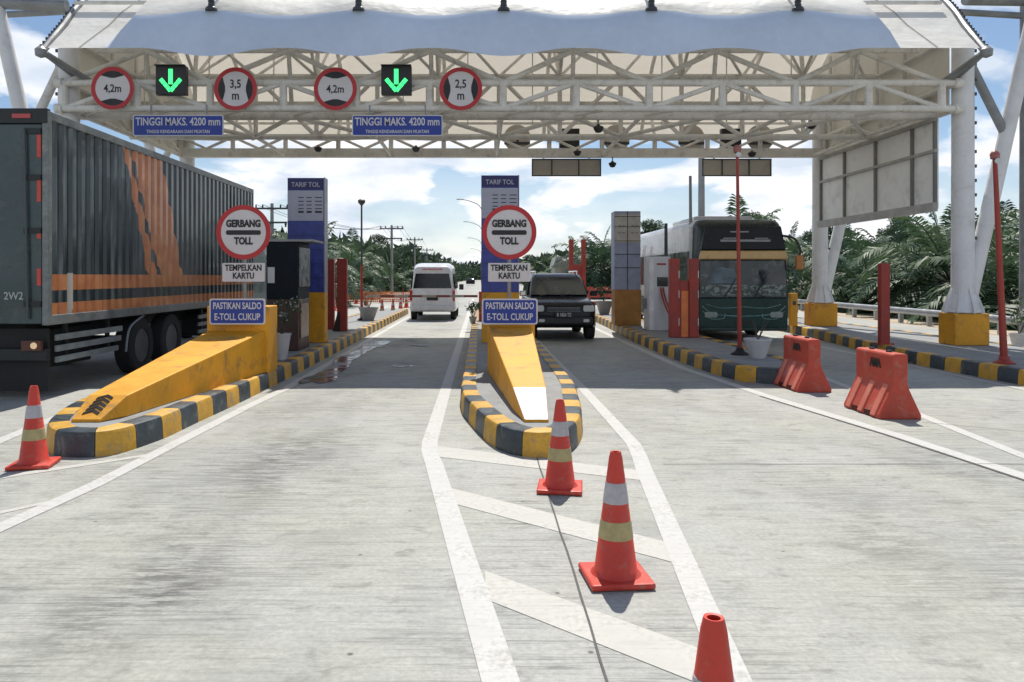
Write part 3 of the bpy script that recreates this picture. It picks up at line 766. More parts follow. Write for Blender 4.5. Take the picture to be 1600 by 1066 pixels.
# arched ribs and purlins under the membrane
for x in NX[1::2]:
    b = MB(); pts = [roofpt(x, k)+Vector((0, .12 if k < 8 else -.12, -.16)) for k in range(2, 15)]
    b.path(pts, .06, 8)
    b.tube((x, 17.25, 6.82), pts[1], .05, n=6); b.tube((x, 20.2, 7.0), (x, 20.6, 9.1), .06, n=8)
    b.tube((x, 20.2, 7.0), (x, 18.4, 8.4), .045, n=6); b.tube((x, 20.2, 7.0), (x, 22.6, 8.7), .045, n=6)
    b.tube((x, 23.3, 5.98), (x, 24.3, 7.5), .05, n=6)
    cb('arched_rib', b, smooth=True)
for y, z in ((17.4, 7.95), (19, 8.75), (22.4, 8.85), (24.1, 7.8), (25.1, 6.75), (24.7, 7.2)): cb('purlin', MB().tube((x0, y, z), (x1, y, z), .045, n=6), smooth=True)
# side trusses + gable sheets
for x in (-9.05, 10.45):
    b = MB()
    for z in (zA, zB): b.tube((x, 16.8, z), (x, 23.3, z), .07, n=8)
    for i in range(4):
        ya, yb = 16.8+1.625*i, 16.8+1.625*(i+1)
        b.tube((x, ya, zB if i % 2 == 0 else zA), (x, yb, zA if i % 2 == 0 else zB), .05, n=8); b.tube((x, yb, zB), (x, yb, zA), .05, n=6)
    cb('side_truss', b, smooth=True)
    xs_ = x+.12 if x > 0 else x-.12
    gp = [(17.3, 5.5), (23.5, 5.5), (24.6, 7.3)]+[(Ye[k], Zs[k]-.12) for k in range(12, 2, -1)]
    cb('gable_sheet', MB().prism(gp, lambda u, v: Vector((xs_-.008, u, v)), lambda u, v: Vector((xs_+.008, u, v))), MEMB)
    b = MB()
    for yy in (18.9, 20.2, 21.6, 22.9): b.tube((x, yy, zA), (x, yy, 8.3), .05, n=6)
    b.tube((x, 17.3, 7.0), (x, 24.3, 7.0), .05, n=6); b.build_each('gable_post', STEELW, CAN, world=True)
# eave brackets
for sg, cxr, xc in ((1, 10.35, 10.55), (-1, -8.95, -8.9)):
    b = MB(); b.tube((xc-sg*.3, 17.0, 6.05), (cxr+sg*.12, 15.92, 6.40), .07, n=8); b.tube((xc, 17.1, 6.1), (cxr+sg*.12, 15.92, 6.40), .05, n=8)
    b.lathe([(.02, -.12), (.11, -.08), (.12, .05), (.05, .12)], 'Z', (cxr+sg*.15, 15.92, 6.40), 10)
    cb('eave_bracket', b, GREY, smooth=True)
# outer frame
b = MB(); b.tube((10.8, 17.1, 7.92), (14.3, 17.6, 8.05), .13, n=10)
cb('outer_beam', b, GREY, smooth=True)
b = MB(); b.tube((-9.2, 17.1, 7.78), (-12.6, 17.1, 7.9), .13, n=10); cb('outer_beam', b, GREY, smooth=True)
b = MB(); b.tube((14.35, 20.2, 0), (14.35, 20.2, 9.2), .15, .13, n=14); b.tube((14.35, 20.2, 8.6), (10.9, 20.2, 8.8), .09, n=8)
cb('outer_mast', b, GREY, smooth=True)
b = MB(); b.tube((-13.2, 20.2, 0), (-13.2, 20.2, 9.2), .15, .13, n=14); b.tube((-13.2, 20.2, 8.6), (-9.3, 20.2, 8.8), .09, n=8)
cb('outer_mast', b, GREY, smooth=True)

# side screen
T = thing('side_screen', (10.3, 20.2, 3.25), 'large framed grey-white panel between the right canopy columns', 'panel')
MB().bb(10.33, 10.36, 17.35, 23.25, 3.28, 5.32).build('sheet', PANELW, T, world=True)
b = MB(); b.bb(10.22, 10.329, 17.33, 23.27, 3.22, 3.42); b.bb(10.27, 10.329, 17.33, 23.27, 4.56, 4.63); b.bb(10.25, 10.329, 17.33, 23.27, 5.26, 5.34)
b.build_each('rail', mat('screen_rail', (.42, .41, .39), .6), T, world=True)
b = MB()
for y in (17.38, 18.3, 20.0, 21.7, 23.2):
    b.bb(10.262, 10.33, y-.032, y+.032, 3.42, 4.56); b.bb(10.262, 10.33, y-.032, y+.032, 4.63, 5.26)
b.build_each('mullion', mat('screen_mullion', (.2, .195, .185), .6), T, world=True)

# backs of the signs for the opposite direction
RY = 23.75
for i, (px, lb) in enumerate(((885, 'tan sign back hanging under the rear beam above the black car'), (1151, 'tan sign back hanging under the rear beam above the coach'))):
    z = PZ(262, RY-.1); X_ = PX(px, RY-.1)
    T = thing('sign_back', (X_, RY-.1, z), lb, 'sign', 'tan sign backs under the rear beam')
    MB().bb(-1.06, 1.06, 0, .04, -.25, .25).build('board', PANELT, T, bevel=.005)
    b = MB(); b.bb(-1.07, 1.07, -.03, -.001, -.27, -.235); b.bb(-1.07, 1.07, -.03, -.001, .235, .27)
    for dx in (-1.05, -.45, .38, 1.05): b.bb(dx-.018, dx+.018, -.028, -.001, -.235, .235)
    b.build('rear_frame', DKGREY, T)
    b = MB()
    for dx in (-.7, .7): b.bb(dx-.02, dx+.02, -.02, .02, .25, .48)
    b.build_each('hanger', GREY, T)
for px, lb in ((808, 'back of a round sign on the rear beam, just right of the middle pylon'), (963, 'back of a round sign on the rear beam, above the faded pylon'),
               (1080, 'back of a round sign on the rear beam, left of the display over the coach'), (1188, 'back of a round sign on the rear beam, right of the display over the coach')):
    T = thing('round_sign_back', (PX(px, RY), RY, PZ(216, RY)), lb, 'sign', 'backs of round signs on the rear beam')
    MB().lathe([(.41, 0), (.42, .01), (.41, .02)], 'Y', (0, 0, 0), 28).build('disc', PANELT, T)
    b = MB(); b.bb(-.4, .4, -.03, -.001, .08, .12); b.bb(-.4, .4, -.03, -.001, -.2, -.12); b.bb(-.03, .03, -.34, -.03, -.24, -.1); b.build('rear_bracket', DKGREY, T)
for px, lb in ((890, 'back of a black lane display above the black car'), (1143, 'back of a black lane display above the coach')):
    T = thing('lane_display', (PX(px, RY), RY, PZ(216, RY)), lb, 'lane signal', 'backs of lane displays on the rear beam')
    MB().bb(-.31, .31, 0, .2, -.3, .3).build('housing', BLACK, T, bevel=.01)
    MB().bb(-.31, .31, -.012, -.002, -.04, .05).build('rear_rail', PANELT, T)
# cameras / lamps
cams = [(935, 200, 17.6, 'ceiling camera cluster hanging from the gantry above the middle lanes'), (650, 232, 23.0, 'small camera under the rear beam right of the left sign'), (902, 238, 22.6, 'small camera over the tan sign back'),
        (1175, 240, 22.6, 'small camera beside the red pole top under the rear beam'), (1268, 195, 19.0, 'black camera near the side screen top'), (497, 232, 22.8, 'small camera under the rear beam between the blue signs'), (957, 256, 23.3, 'tiny bulb camera dangling below the rear beam')]
for i, (px, py, Y, lb) in enumerate(cams):
    T = thing('gantry_camera', (PX(px, Y), Y, PZ(py, Y)), lb, 'camera', 'cameras on the gantry')
    MB().lathe([(.0, -.12), (.07, -.10), (.11, -.03), (.12, .02), (.05, .05), (.03, .08)], 'Z', (0, 0, 0), 14).build('dome', BLACK if i != 1 else DKGREY, T, smooth=True)
    hz = max(.1, (5.40 if Y > 17.7 else 5.34) - T.location.z)
    MB().tube((0, 0, .06), (0, 0, hz), .018, n=6).build('stem', GREY, T)

# ================================================================== cones
def make_cone():
    T = thing('traffic_cone', (0, 0, 0), '', 'traffic cone', 'striped traffic cones')
    b = MB()
    P = [(-.19, -.19), (.19, -.19), (.19, .19), (-.19, .19)]
    b.box((0, 0, .018), (.365, .365, .036)); b.build('base', CONER, T, bevel=.012)
    H = .735
    def rad(z): return .126+(.034-.126)*(z-.036)/(H-.036)
    b = MB(); rgs = [(rad(.0365)+.02, .0365), (rad(.06), .06), (rad(.70), .70), (rad(H)-.004, H), (rad(H)-.014, H-.002), (rad(.6)-.012, .6)]
    b.lathe(rgs, 'Z', n=32); b.f = b.f[:-2]; b.mi = b.mi[:-2]
    b.build('body', CONER, T, smooth=True)
    for z0, z1, m_ in ((.445, .56, CONEW), (.245, .345, CONEY)):
        MB().lathe([(rad(z0)+.0005, z0-.001), (rad(z0)+.0025, z0), (rad(z1)+.0025, z1), (rad(z1)+.0005, z1+.001)], 'Z', n=32).build('reflective_band', m_, T, smooth=True)
    return T
c0 = make_cone()
cone_spots = [(962, 905, 'tall striped cone between the two nearest cones, on the hatched paint', 5), (875, 765, 'striped cone standing in front of the middle island nose', -8),
              (53, 728, 'striped cone beside the island nose next to the truck', 12)]
first = True
def put_cone(X_, Y_, lb, rz, sc=1.):
    global first
    if first: o = c0; first = False; o.location = (X_, Y_, .004)
    else: o = spawn(c0, (X_, Y_, .004))
    o.rotation_euler.z = R(rz); o['label'] = lb; o.scale = (sc, sc, sc); return o
for px, py, lb, rz in cone_spots:
    X_, Y_ = GP(px, py); put_cone(X_, Y_, lb, rz)
put_cone(.694, 2.28, 'nearest cone, its top poking up at the bottom of the frame', 3)
far_cones = [(597, 494, 'far cone at the left end of the row beside the white van'), (614, 493, 'second far cone from the left in the row beside the white van'), (626, 486, 'third far cone from the left in the row beside the white van'), (635, 481, 'far cone closest to the white van'),
             (522, 486, 'far cone between the two red posts behind the pylon'), (557, 475, 'far cone just left of the thin lamp pole'), (572, 477, 'far cone just right of the thin lamp pole'), (583, 469, 'farthest cone, by the orange netting')]
for px, py, lb in far_cones:
    X_, Y_ = GP(px, py); o = put_cone(X_, Y_, lb, random.uniform(0, 90)); o['group'] = 'distant cones in the closed lane'

# ================================================================== water barriers
def water_barrier(loc, label, rz=0):
    T = thing('water_barrier', loc, label, 'barrier', 'orange plastic water barriers', rz)
    Lh = .46; hb, ht = .26, .095; H = .80
    prof = [(-hb, 0), (hb, 0), (hb, .05), (ht+.02, .36), (ht, .44), (ht, H-.02), (ht-.02, H), (-ht+.02, H), (-ht, H-.02), (-ht, .44), (-ht-.02, .36), (-hb, .05)]
    b = MB().prism(prof, lambda u, v: Vector((u, -Lh, v)), lambda u, v: Vector((u, Lh, v)))
    b.build('body', ORANGE, T, bevel=.018, seg=3)
    b = MB()
    for sg in (-1, 1):
        for k in range(3):
            y = -Lh+.14+k*.32
            P = [Vector((sg*(hb+.025), y, .03)), Vector((sg*(ht+.01), y, .42)), Vector((sg*(ht-.02), y, .42)), Vector((sg*(hb-.05), y, .03))]
            b.add([p+Vector((0, -.06, 0)) for p in P]+[p+Vector((0, .06, 0)) for p in P], [(0, 1, 2, 3), (7, 6, 5, 4), (0, 4, 5, 1), (1, 5, 6, 2), (2, 6, 7, 3), (3, 7, 4, 0)])
    b.build_each('rib', mat('barrier_rib', (.62, .16, .10), .55, var=.12, dirt_or_glare=(.5, .3, .25), dirt_or_glare_amt=.5), T, bevel=.01)
    b = MB()
    for sg in (-1, 1):
        for y in (-.16, .16): b.bb(sg*.2, sg*(hb+.004), y-.07, y+.07, 0.0, .075)
    b.build_each('fork_slot', mat('slot_dark', (.09, .015, .01), .8), T)
    b = MB(); 
    for k, y in enumerate((-.2, .22)): b.lathe([(.035, H-.002), (.035, H+.02), (.03, H+.025)], 'Z', (0, y, 0), 14)
    b.build_each('filler_cap', BLACK, T)
    text('AMA', .15, T, (-ht-.004, -.05, .65), SIGNK, .8, bold=.04, rot=(R(90), 0, R(-90)))
    return T
water_barrier((5.14, 9.85, .0), 'nearer orange plastic barrier standing alone on the bright concrete')
water_barrier((5.03, 12.02, .0), 'farther orange plastic barrier against the island nose by the red pole', R(1))

# ================================================================== posts on islands
def slim_pole(px, py, Y, zt, label, r=.045, bend=0, lamp=True, lower=None, z0=.24):
    X_ = PX(px, Y)
    T = thing('marker_pole', (X_, Y, z0), label, 'pole', 'slim marker poles')
    MB().lathe([(.17, 0), (.17, .02), (.09, .07), (r+.01, .14)], 'Z', (0, 0, 0), 16).build('base', RUBBER if px > 1100 and px < 1500 else RED, T, smooth=True)
    MB().tube((0, 0, .02), (bend, 0, zt-z0), r, r*.6, 12).build('pole', RED, T, smooth=True)
    if lamp:
        MB().lathe([(.02, 0), (.07, .02), (.08, .1), (.05, .15), (0, .17)], 'Z', (bend, 0, zt-z0), 14).build('lamp', mat('lamp_red_top', (.35, .12, .10), .4), T, smooth=True)
        b = MB(); b.lathe([(.05, -.01), (.05, .01)], 'Y', (bend, -.07, zt-z0-.03), 12); b.build('reflector', LENS, T)
    return T
slim_pole(1156, 553, 14.8, PZ(240, 14.8), 'thin tall red pole by the white planter in front of the coach', bend=-.05)
slim_pole(1569, 568, 13.3, PZ(250, 13.3), 'tall red pole at the right end of the column island', r=.06, bend=-.16)
# left lamp pole with grey upper half
T = thing('lamp_pole', (PX(565, 26.5), 26.5, .24), 'thin pole with red lower half and round lamp, behind the cabinet pylon', 'lamp pole')
MB().lathe([(.16, 0), (.16, .03), (.06, .08)], 'Z', n=14).build('base', RUBBER, T)
MB().tube((0, 0, .02), (0, 0, 1.9), .05, .04, 10).build('lower_pole', RED, T, smooth=True)
MB().tube((0, 0, 1.9), (0, 0, 4.0), .035, .03, 10).build('upper_pole', DKGREY, T, smooth=True)
MB().lathe([(.03, -.15), (.12, -.05), (.13, .03), (.06, .08)], 'Z', (0, 0, 4.1), 12).build('lamp', DKGREY, T, smooth=True)
# thick red post
T = thing('red_post', (PX(1381, 17), 17, .24), 'thick square red post between the two yellow pedestals', 'post')
MB().box((0, 0, .9), (.2, .16, 1.8)).build('shaft', RED, T, bevel=.012); MB().box((0, 0, .02), (.32, .28, .04)).build('base_plate', RED, T)
T = thing('yellow_bollard', (PX(1239, 23.4), 23.4, .24), 'small yellow square bollard beside the rear pedestal', 'bollard')
MB().box((0, 0, .5), (.21, .2, 1.0)).build('shaft', YEL, T, bevel=.012); MB().lathe([(.05, .7), (.05, .705)], 'Y', (0, -.80, 0), 4)
MB().box((0, -.104, .70), (.10, .006, .12)).build('reflector', DKGREY, T)
# red twin guards
def twin(loc, label, H=2.0, wd=.72, panel=True, sc=1.):
    T = thing('red_guard', loc, label, 'bollard guard', 'red steel twin-post guards')
    b = MB()
    for sg in (-1, 1): b.box((sg*wd*.33, 0, H/2), (.24*sc, .2, H))
    b.build_each('post', RED, T, bevel=.02)
    MB().box((0, .02, H*.36), (wd*.66-.24*sc+.02, .12, H*.72)).build('web', RED, T, bevel=.01)
    if panel: MB().box((0.02, -.045, H*.30), (.17, .01, H*.58)).build('orange_panel', mat('guard_orange', (.75, .2, .05), .5), T)
    b = MB()
    for sg in (-1, 1):
        for z in (.2, .55, .8): b.box((sg*wd*.33+.1, -.103, H*z), (.02, .006, .18))
    b.build_each('reflector_strip', LENS, T)
    return T
twin((PX(1068, 19), 19, .24), 'red twin-post guard in front of the coach beside the grey card machine', H=1.95)
# separate left posts
T = thing('red_post', (PX(515, 21.7), 21.9, .24), 'slim red post just right of the yellow pylon plinth', 'post')
MB().box((0, 0, 1.0), (.2, .16, 2.0)).build('shaft', RED, T, bevel=.01); MB().box((0, 0, .02), (.3, .26, .04)).build('base_plate', RED, T)
T = thing('red_post', (PX(535, 21.2), 21.2, .24), 'broader red post with a black foot, left of the thin lamp pole', 'post')
MB().box((0, 0, 1.0), (.27, .18, 2.0)).build('shaft', RED, T, bevel=.01)
MB().prism([(-.25, 0), (-.05, 0), (-.05, .55), (-.12, .5)], lambda u, v: Vector((u, -.12, v)), lambda u, v: Vector((u, .1, v))).build('foot', BLACK, T)
def yguard(loc, label):
    T = thing('red_guard', loc, label, 'bollard guard', 'red steel twin-post guards')
    b = MB()
    for sg in (-1, 1): b.box((sg*.28, 0, 2.25), (.2, .2, 1.9)); b.slab([(sg*.38, 0, 1.35), (sg*.18, 0, 1.35), (sg*.02, 0, .0), (sg*.45, 0, 0)], .16)
    b.build('post', RED, T, bevel=.01); MB().box((0, 0, 1.6), (.4, .14, .9)).build('web', RED, T); return T
yguard((PX(902, 35), 35, .24), 'tall red twin-post guard rising behind the black car')
yguard((PX(1246, 27), 29, .24), 'orange-red twin guard behind the coach mirror, near the rear pedestal').scale = (1, 1, .72)
# grey card machine
T = thing('card_machine', (PX(1028, 21.5), 21.6, .24), 'grey card machine cabinet with small screen left of the red guard', 'toll machine')
MB().box((0, 0, 1.03), (.62, .6, 2.06)).build('cabinet', mat('machine_grey', (.58, .59, .61), .4, var=.06), T, bevel=.02)
MB().box((-.22, -.303, 1.03), (.12, .006, 2.0)).build('side_strip', mat('machine_light', (.72, .72, .74), .4), T)
MB().box((.08, -.306, 1.36), (.30, .012, .26)).build('screen', GLASS, T); MB().box((.05, -.305, 1.85), (.26, .008, .05)).build('label_strip', RED, T)
MB().tube((.25, 0, 2.06), (.25, 0, 3.0), .05, .045, 10).build('aerial', DKGREY, T)
b = MB()
for dx in (0, .07):
    pts = catmull([(.02+dx, -.33, 1.2), (.06+dx, -.42, .9), (.18+dx, -.6, .5), (.36+dx, -1.0, .15), (.5+dx, -1.6, .03)], 5); b.path(pts, .025, 6)
b.build('cable', RED, T, smooth=True)
b = MB().box((-.36, .05, .75), (.10, .22, .30)); b.build('junction_box', GREY, T, bevel=.01)
# raised barrier arm
T = thing('raised_barrier', (PX(1077, 21.9), 21.9, .24), 'raised grey boom arm beside the card machine and coach', 'barrier')
MB().box((.0, 0, .5), (.32, .3, 1.0)).build('housing', RED, T, bevel=.015)
MB().tube((0, -.18, .9), (-.02, -.18, 4.35), .055, .04, 8).build('arm', GREY, T, smooth=True)
# lowered barrier arm across lane 1
T = thing('boom_barrier', (.12, 26.2, .24), 'lowered boom arm reaching across the lane in front of the white van', 'barrier')
MB().box((0, 0, .5), (.32, .3, 1.0)).build('housing', ORANGE, T, bevel=.02)
b = MB()
for i in range(8): b.m(i % 2).bb(-.2-.47*i, -.2-.47*(i+1), -.22, -.18, .80, .88)
b.build('arm', [mat('arm_dark_red', (.18, .05, .04), .5), mat('arm_grey', (.3, .28, .27), .5)], T)
# dark toll cabinet on the left
T = thing('toll_cabinet', (-4.0, 15.75, .24), 'tall dark toll cabinet with brown base under the left pylon', 'toll machine')
x0_, x1_ = PX(416, 15.5), PX(465, 15.5)
X0, X1 = x0_+4.0, x1_+4.0; X1b = PX(466, 15.5)+4.0
MB().bb(X0, X1b, -.25, .75, 1.05, PZ(378, 15.5)-.24).build('upper_case', mat('cabinet_navy', (.008, .014, .02), .6, var=.3, spec=.2), T, bevel=.015)
MB().bb(X0, X1b, -.25, .75, 0, 1.048).build('lower_case', mat('cabinet_brown', (.055, .018, .015), .4, var=.3), T, bevel=.012)
MB().bb(X1b-.0, X1b+.03, -.2, .7, 1.3, 2.1).build('card_reader', mat('reader_grey', (.15, .16, .17), .3, var=.6, scale=6), T, bevel=.005)
MB().bb(X1b-.0, X1b+.025, -.1, .6, .25, .95).build('service_door', mat('door_warm', (.32, .2, .14), .35, var=.5, scale=4), T, bevel=.005)
MB().bb(X0, X1b+.3, -.27, .77, PZ(378, 15.5)-.235, PZ(378, 15.5)-.19).build('hood', mat('hood_grey', (.3, .3, .3), .5), T)
MB().box((X0+.10, -.256, PZ(430, 15.5)-.24), (.14, .006, .32)).build('paper_notice', SIGNW, T)

# ================================================================== plants
def leafball(b, c, rx, rz, n, size, m=0, up=.3):
    for _ in range(n):
        while True:
            p = Vector((random.uniform(-1, 1), random.uniform(-1, 1), random.uniform(-1, 1)))
            if .35 < p.length <= 1: break
        p = Vector((p.x*rx, p.y*rx, p.z*rz))+Vector(c)
        d = Vector((random.gauss(0, 1), random.gauss(0, 1), random.gauss(0, 1)+up)).normalized(); q = d.cross(Vector((random.gauss(0, 1), random.gauss(0, 1), random.gauss(0, 1)))).normalized()
        s_ = size*random.uniform(.6, 1.3)
        b.m(m).add([p-q*s_*.28, p+d*s_*.5-q*s_*.05, p+d*s_, p+q*s_*.28+d*s_*.35], [(0, 1, 2, 3)])
def pot_plant(loc, label, pot=POTW, rp=.22, hp=.34, kind='flower', sc=1.):
    T = thing('potted_plant', loc, label, 'potted plant', 'potted plants on the islands')
    MB().lathe([(rp*.55, 0), (rp*.72, hp*.35), (rp, hp), (rp*1.06, hp), (rp*1.06, hp+.03), (rp*.92, hp+.03), (rp*.9, hp-.03)], 'Z', n=20).build('pot', pot, T, smooth=True)
    MB().lathe([(rp*.9, hp-.04), (0, hp-.03)], 'Z', n=12).build('soil', SOIL, T)
    st = MB(); f = MB()
    for i in range(9 if kind != 'bare' else 7):
        a = random.uniform(0, 6.28); l = random.uniform(.25, .6)*sc; t = Vector((math.cos(a)*l*.5, math.sin(a)*l*.5, hp+l))
        st.tube((0, 0, hp-.02), t, .008, .004, 5)
        if kind == 'flower': leafball(f, t, .12*sc, .10*sc, 16, .10*sc, 0); leafball(f, t+Vector((0, 0, .05)), .10*sc, .07*sc, 9, .06*sc, 1)
        elif kind == 'leaf': leafball(f, t, .13*sc, .12*sc, 26, .13*sc, 0)
        else: leafball(f, t, .10*sc, .09*sc, 6, .06*sc, 0)
    st.build('stems', BARK2, T)
    if f.f: f.build('foliage', [LEAF, FLOW], T)
    return T
pot_plant((PX(1184, 14.2), 14.2, .24), 'wide white planter with a few bare stems beside the thin red pole', rp=.24, hp=.33, kind='bare', sc=.7)
pot_plant((PX(438, 13.8), 13.9, .24), 'white pot with leafy stems and pale flowers in front of the dark cabinet', rp=.16, hp=.45, kind='flower', sc=1.0)
pot_plant((PX(575, 26.2), 26.3, .24), 'round grey pot with low stems beside the thin lamp pole', pot=POTG, rp=.33, hp=.42, kind='bare')
pot_plant((PX(941, 31), 30.5, .24), 'grey pot with orange-brown shrub on the far part of the card machine island', pot=POTG, rp=.33, hp=.5, kind='leaf')
pot_plant((PX(739, 24.5), 24.4, .24), 'dark leafy plant on the middle island beside the boom arm', pot=POTG, rp=.12, hp=.2, kind='leaf', sc=.8)
pot_plant((PX(1592, 18.5), 18.5, 0), 'bush with pale blossoms in a white pot beyond the tall red pole at the right', rp=.2, hp=.35, kind='flower', sc=1.3)
pot_plant((PX(1240, 25.3), 25.4, .24), 'dark leafy plant with white flowers behind the yellow bollard', pot=POTG, rp=.2, hp=.5, kind='flower', sc=1.5)

# ================================================================== vehicles
def rsec(w0, w1, z0, z1, r, n=4):
    P = []
    for cx, cz, a0, ww in ((w1-r, z1-r, 0, 0), (-(w1-r), z1-r, 90, 0), (-(w0-r*.6), z0+r*.6, 180, 1), (w0-r*.6, z0+r*.6, 270, 1)):
        rr = r if ww == 0 else r*.6
        for i in range(n+1): a = R(a0+90*i/n); P.append((cx+rr*math.cos(a), cz+rr*math.sin(a)))
    return P
def body_loft(b, st):
    b.loft([[Vector((x, y, z)) for x, z in rsec(*args)] for y, args in st])
def wheel(T, x, y, r, wd, side):
    W = MB().lathe([(r*.62, -wd/2), (r*.93, -wd/2), (r, -wd/2+.03), (r, wd/2-.03), (r*.93, wd/2), (r*.62, wd/2), (r*.6, 0)], 'X', (0, 0, 0), 28)
    W.f = W.f[:-2]; W.mi = W.mi[:-2]
    o = W.build('wheel', RUBBER, T, smooth=True); o.location = (x, y, r)
    s_ = 1 if side > 0 else -1
    b = MB().lathe([(r*.62, wd*.42*s_), (r*.55, wd*.30*s_), (r*.3, wd*.15*s_), (r*.26, wd*.38*s_), (0, wd*.4*s_)], 'X', (0, 0, 0), 20)
    for k in range(8):
        t = k*math.pi/4; b.lathe([(.03, wd*.2*s_), (.025, wd*.36*s_)], 'X', (0, r*.42*math.cos(t), r*.42*math.sin(t)), 6)
    b.build('rim', mat('rim_grey', (.12, .125, .13), .5, metal=.2, var=.3), o, smooth=True)
    return o
# ---- SUV
SUVP = mat('suv_black_paint', (.005, .006, .011), .22, var=.1, spec=.3)
T = thing('black_car', (2.26, 20.75, 0), 'black off-road car facing us in the lane right of the middle island', 'car')
b = MB(); body_loft(b, [(0, (.72, .72, .50, .92, .14)), (.07, (.84, .84, .40, 1.00, .14)), (.3, (.91, .90, .34, 1.07, .13)), (.7, (.93, .90, .32, 1.12, .18)), (1.3, (.93, .90, .32, 1.18, .16)),
                        (2.5, (.93, .92, .32, 1.16, .08)), (4.2, (.93, .91, .34, 1.15, .08)), (4.62, (.90, .88, .40, 1.12, .10))])
b.build('body', SUVP, T, smooth=True)
b = MB(); body_loft(b, [(1.25, (.84, .82, 1.08, 1.18, .03)), (1.88, (.88, .76, 1.08, 1.72, .14)), (2.2, (.88, .75, 1.08, 1.83, .16)), (3.6, (.88, .75, 1.08, 1.85, .16)), (4.3, (.88, .74, 1.08, 1.78, .12)), (4.58, (.84, .78, 1.08, 1.3, .05))])
b.build('cabin', SUVP, T, smooth=True)
MB().slab([(-.81, 1.275, 1.21), (.81, 1.275, 1.21), (.66, 1.86, 1.70), (-.66, 1.86, 1.70)], .02).build('windscreen', mat('car_glass', (.02, .03, .035), .12, var=.4, scale=1.5, spec=.9), T).location = (0, -.02, .012)
for sg in (-1, 1):
    MB().slab([(sg*.885, 1.75, 1.2), (sg*.885, 4.2, 1.2), (sg*.80, 4.1, 1.64), (sg*.80, 2.15, 1.64)], .012).build('side_window', GLASS, T)
    o = MB().lathe([(0, -.02), (.08, -.01), (.12, .03), (.12, .06), (0, .09)], 'Y', (sg*.80, .06, .84), 4).build('dummy', LENS, T); bpy.data.objects.remove(o)
    b = MB(); plate(b, .30, .17, .05, -.025, .22, (sg*.68, .88)); b.build('headlight', LENS, T, bevel=.01)
    b = MB(); plate(b, .16, .08, .03, -.11, -.05, (sg*.60, .56)); b.build('fog_lamp', LENS, T)
    m_ = MB().box((sg*1.02, 1.45, 1.26), (.2, .12, .16)); m_.build('mirror', CHROME if sg < 0 else SUVP, T, bevel=.03)
    for y in (.82, 3.65): wheel(T, sg*.80, y, .38, .25, sg)
b = MB()
for k in range(4): b.bb(-.44, .44, .0, .1, .80+.035*k, .812+.035*k)
b.build('grille', GREY, T).location = (0, -.03, 0)
b = MB(); plate(b, .88, .20, .05, 0, .06, (0, .86)); b.build('grille_surround', mat('grille_dark', (.02, .02, .02), .3), T).location = (0, .03, 0)
MB().bb(-.78, .78, -.10, .2, .44, .66).build('bumper', mat('bumper_black', (.015, .016, .02), .4), T, bevel=.05)
MB().bb(-.25, .25, -.118, -.06, .64, .79).build('number_plate', PLATE, T); text('B 1826 TZ', .13, T, (0, -.121, .715), SIGNW, .68)
b = MB()
for sg in (-1, 1): b.tube((sg*.62, 2.1, 1.90), (sg*.62, 4.1, 1.90), .02, n=8)
for sg in (-1, 1):
    for y in (2.15, 3.1, 4.05): b.bb(sg*.62-.015, sg*.62+.015, y-.03, y+.03, 1.80, 1.90)
b.build('roof_rail', CHROME, T)
b = MB(); 
for sg, a in ((-.3, .35), (.3, .35)): b.tube((sg-.25, 1.22, 1.20), (sg+.2, 1.30, 1.27), .01, n=5)
b.build_each('wiper', BLACK, T)
# ---- van
VANP = mat('van_white_paint', (.66, .66, .68), .25, var=.05, coat=.5, dirt_or_glare=(.45, .43, .4), dirt_or_glare_amt=.3)
T = thing('white_van', (PX(676, 30.6), 30.4, 0), 'white high-roof minivan seen from behind, past the boom arm', 'van')
b = MB(); body_loft(b, [(0, (.84, .70, .42, 2.0, .16)), (.06, (.90, .74, .36, 2.12, .2)), (.4, (.93, .76, .33, 2.26, .22)), (1.5, (.94, .77, .32, 2.30, .22)), (3.6, (.94, .77, .32, 2.28, .22)), (4.1, (.94, .76, .32, 2.0, .2)), (4.7, (.92, .78, .33, 1.25, .15)), (5.2, (.86, .74, .38, .98, .12)), (5.3, (.76, .66, .42, .88, .1))])
b.build('body', VANP, T, smooth=True)
MB().slab([(-.76, -.012, 1.28), (.76, -.012, 1.28), (.66, .0, 1.86), (-.66, .0, 1.86)], .03).build('rear_window', GLASS, T)
for sg in (-1, 1):
    MB().slab([(sg*.90, .5, 1.25), (sg*.90, 3.9, 1.25), (sg*.82, 3.7, 1.85), (sg*.82, .5, 1.85)], .03).build('side_window', GLASS, T)
    MB().bb(sg*.80, sg*.90, -.02, .08, .78, 1.2).build('tail_light', TAILR, T, bevel=.02)
    MB().box((sg*1.05, 4.15, 1.28), (.2, .12, .26)).build('mirror', BLACK, T, bevel=.03)
    for y in (.95, 4.1): wheel(T, sg*.80, y, .34, .22, sg)
MB().bb(-.87, .87, -.09, .15, .38, .60).build('bumper', VANP, T, bevel=.05)
MB().bb(-.22, .22, -.035, -.0, .80, .92).build('number_plate', PLATE, T)
MB().bb(-.30, .30, -.03, 0, .95, 1.0).build('handle_trim', mat('trim_grey', (.35, .35, .36), .3), T)
MB().bb(-.40, .40, -.02, .05, 2.02, 2.05).build('brake_light', TAILR, T)
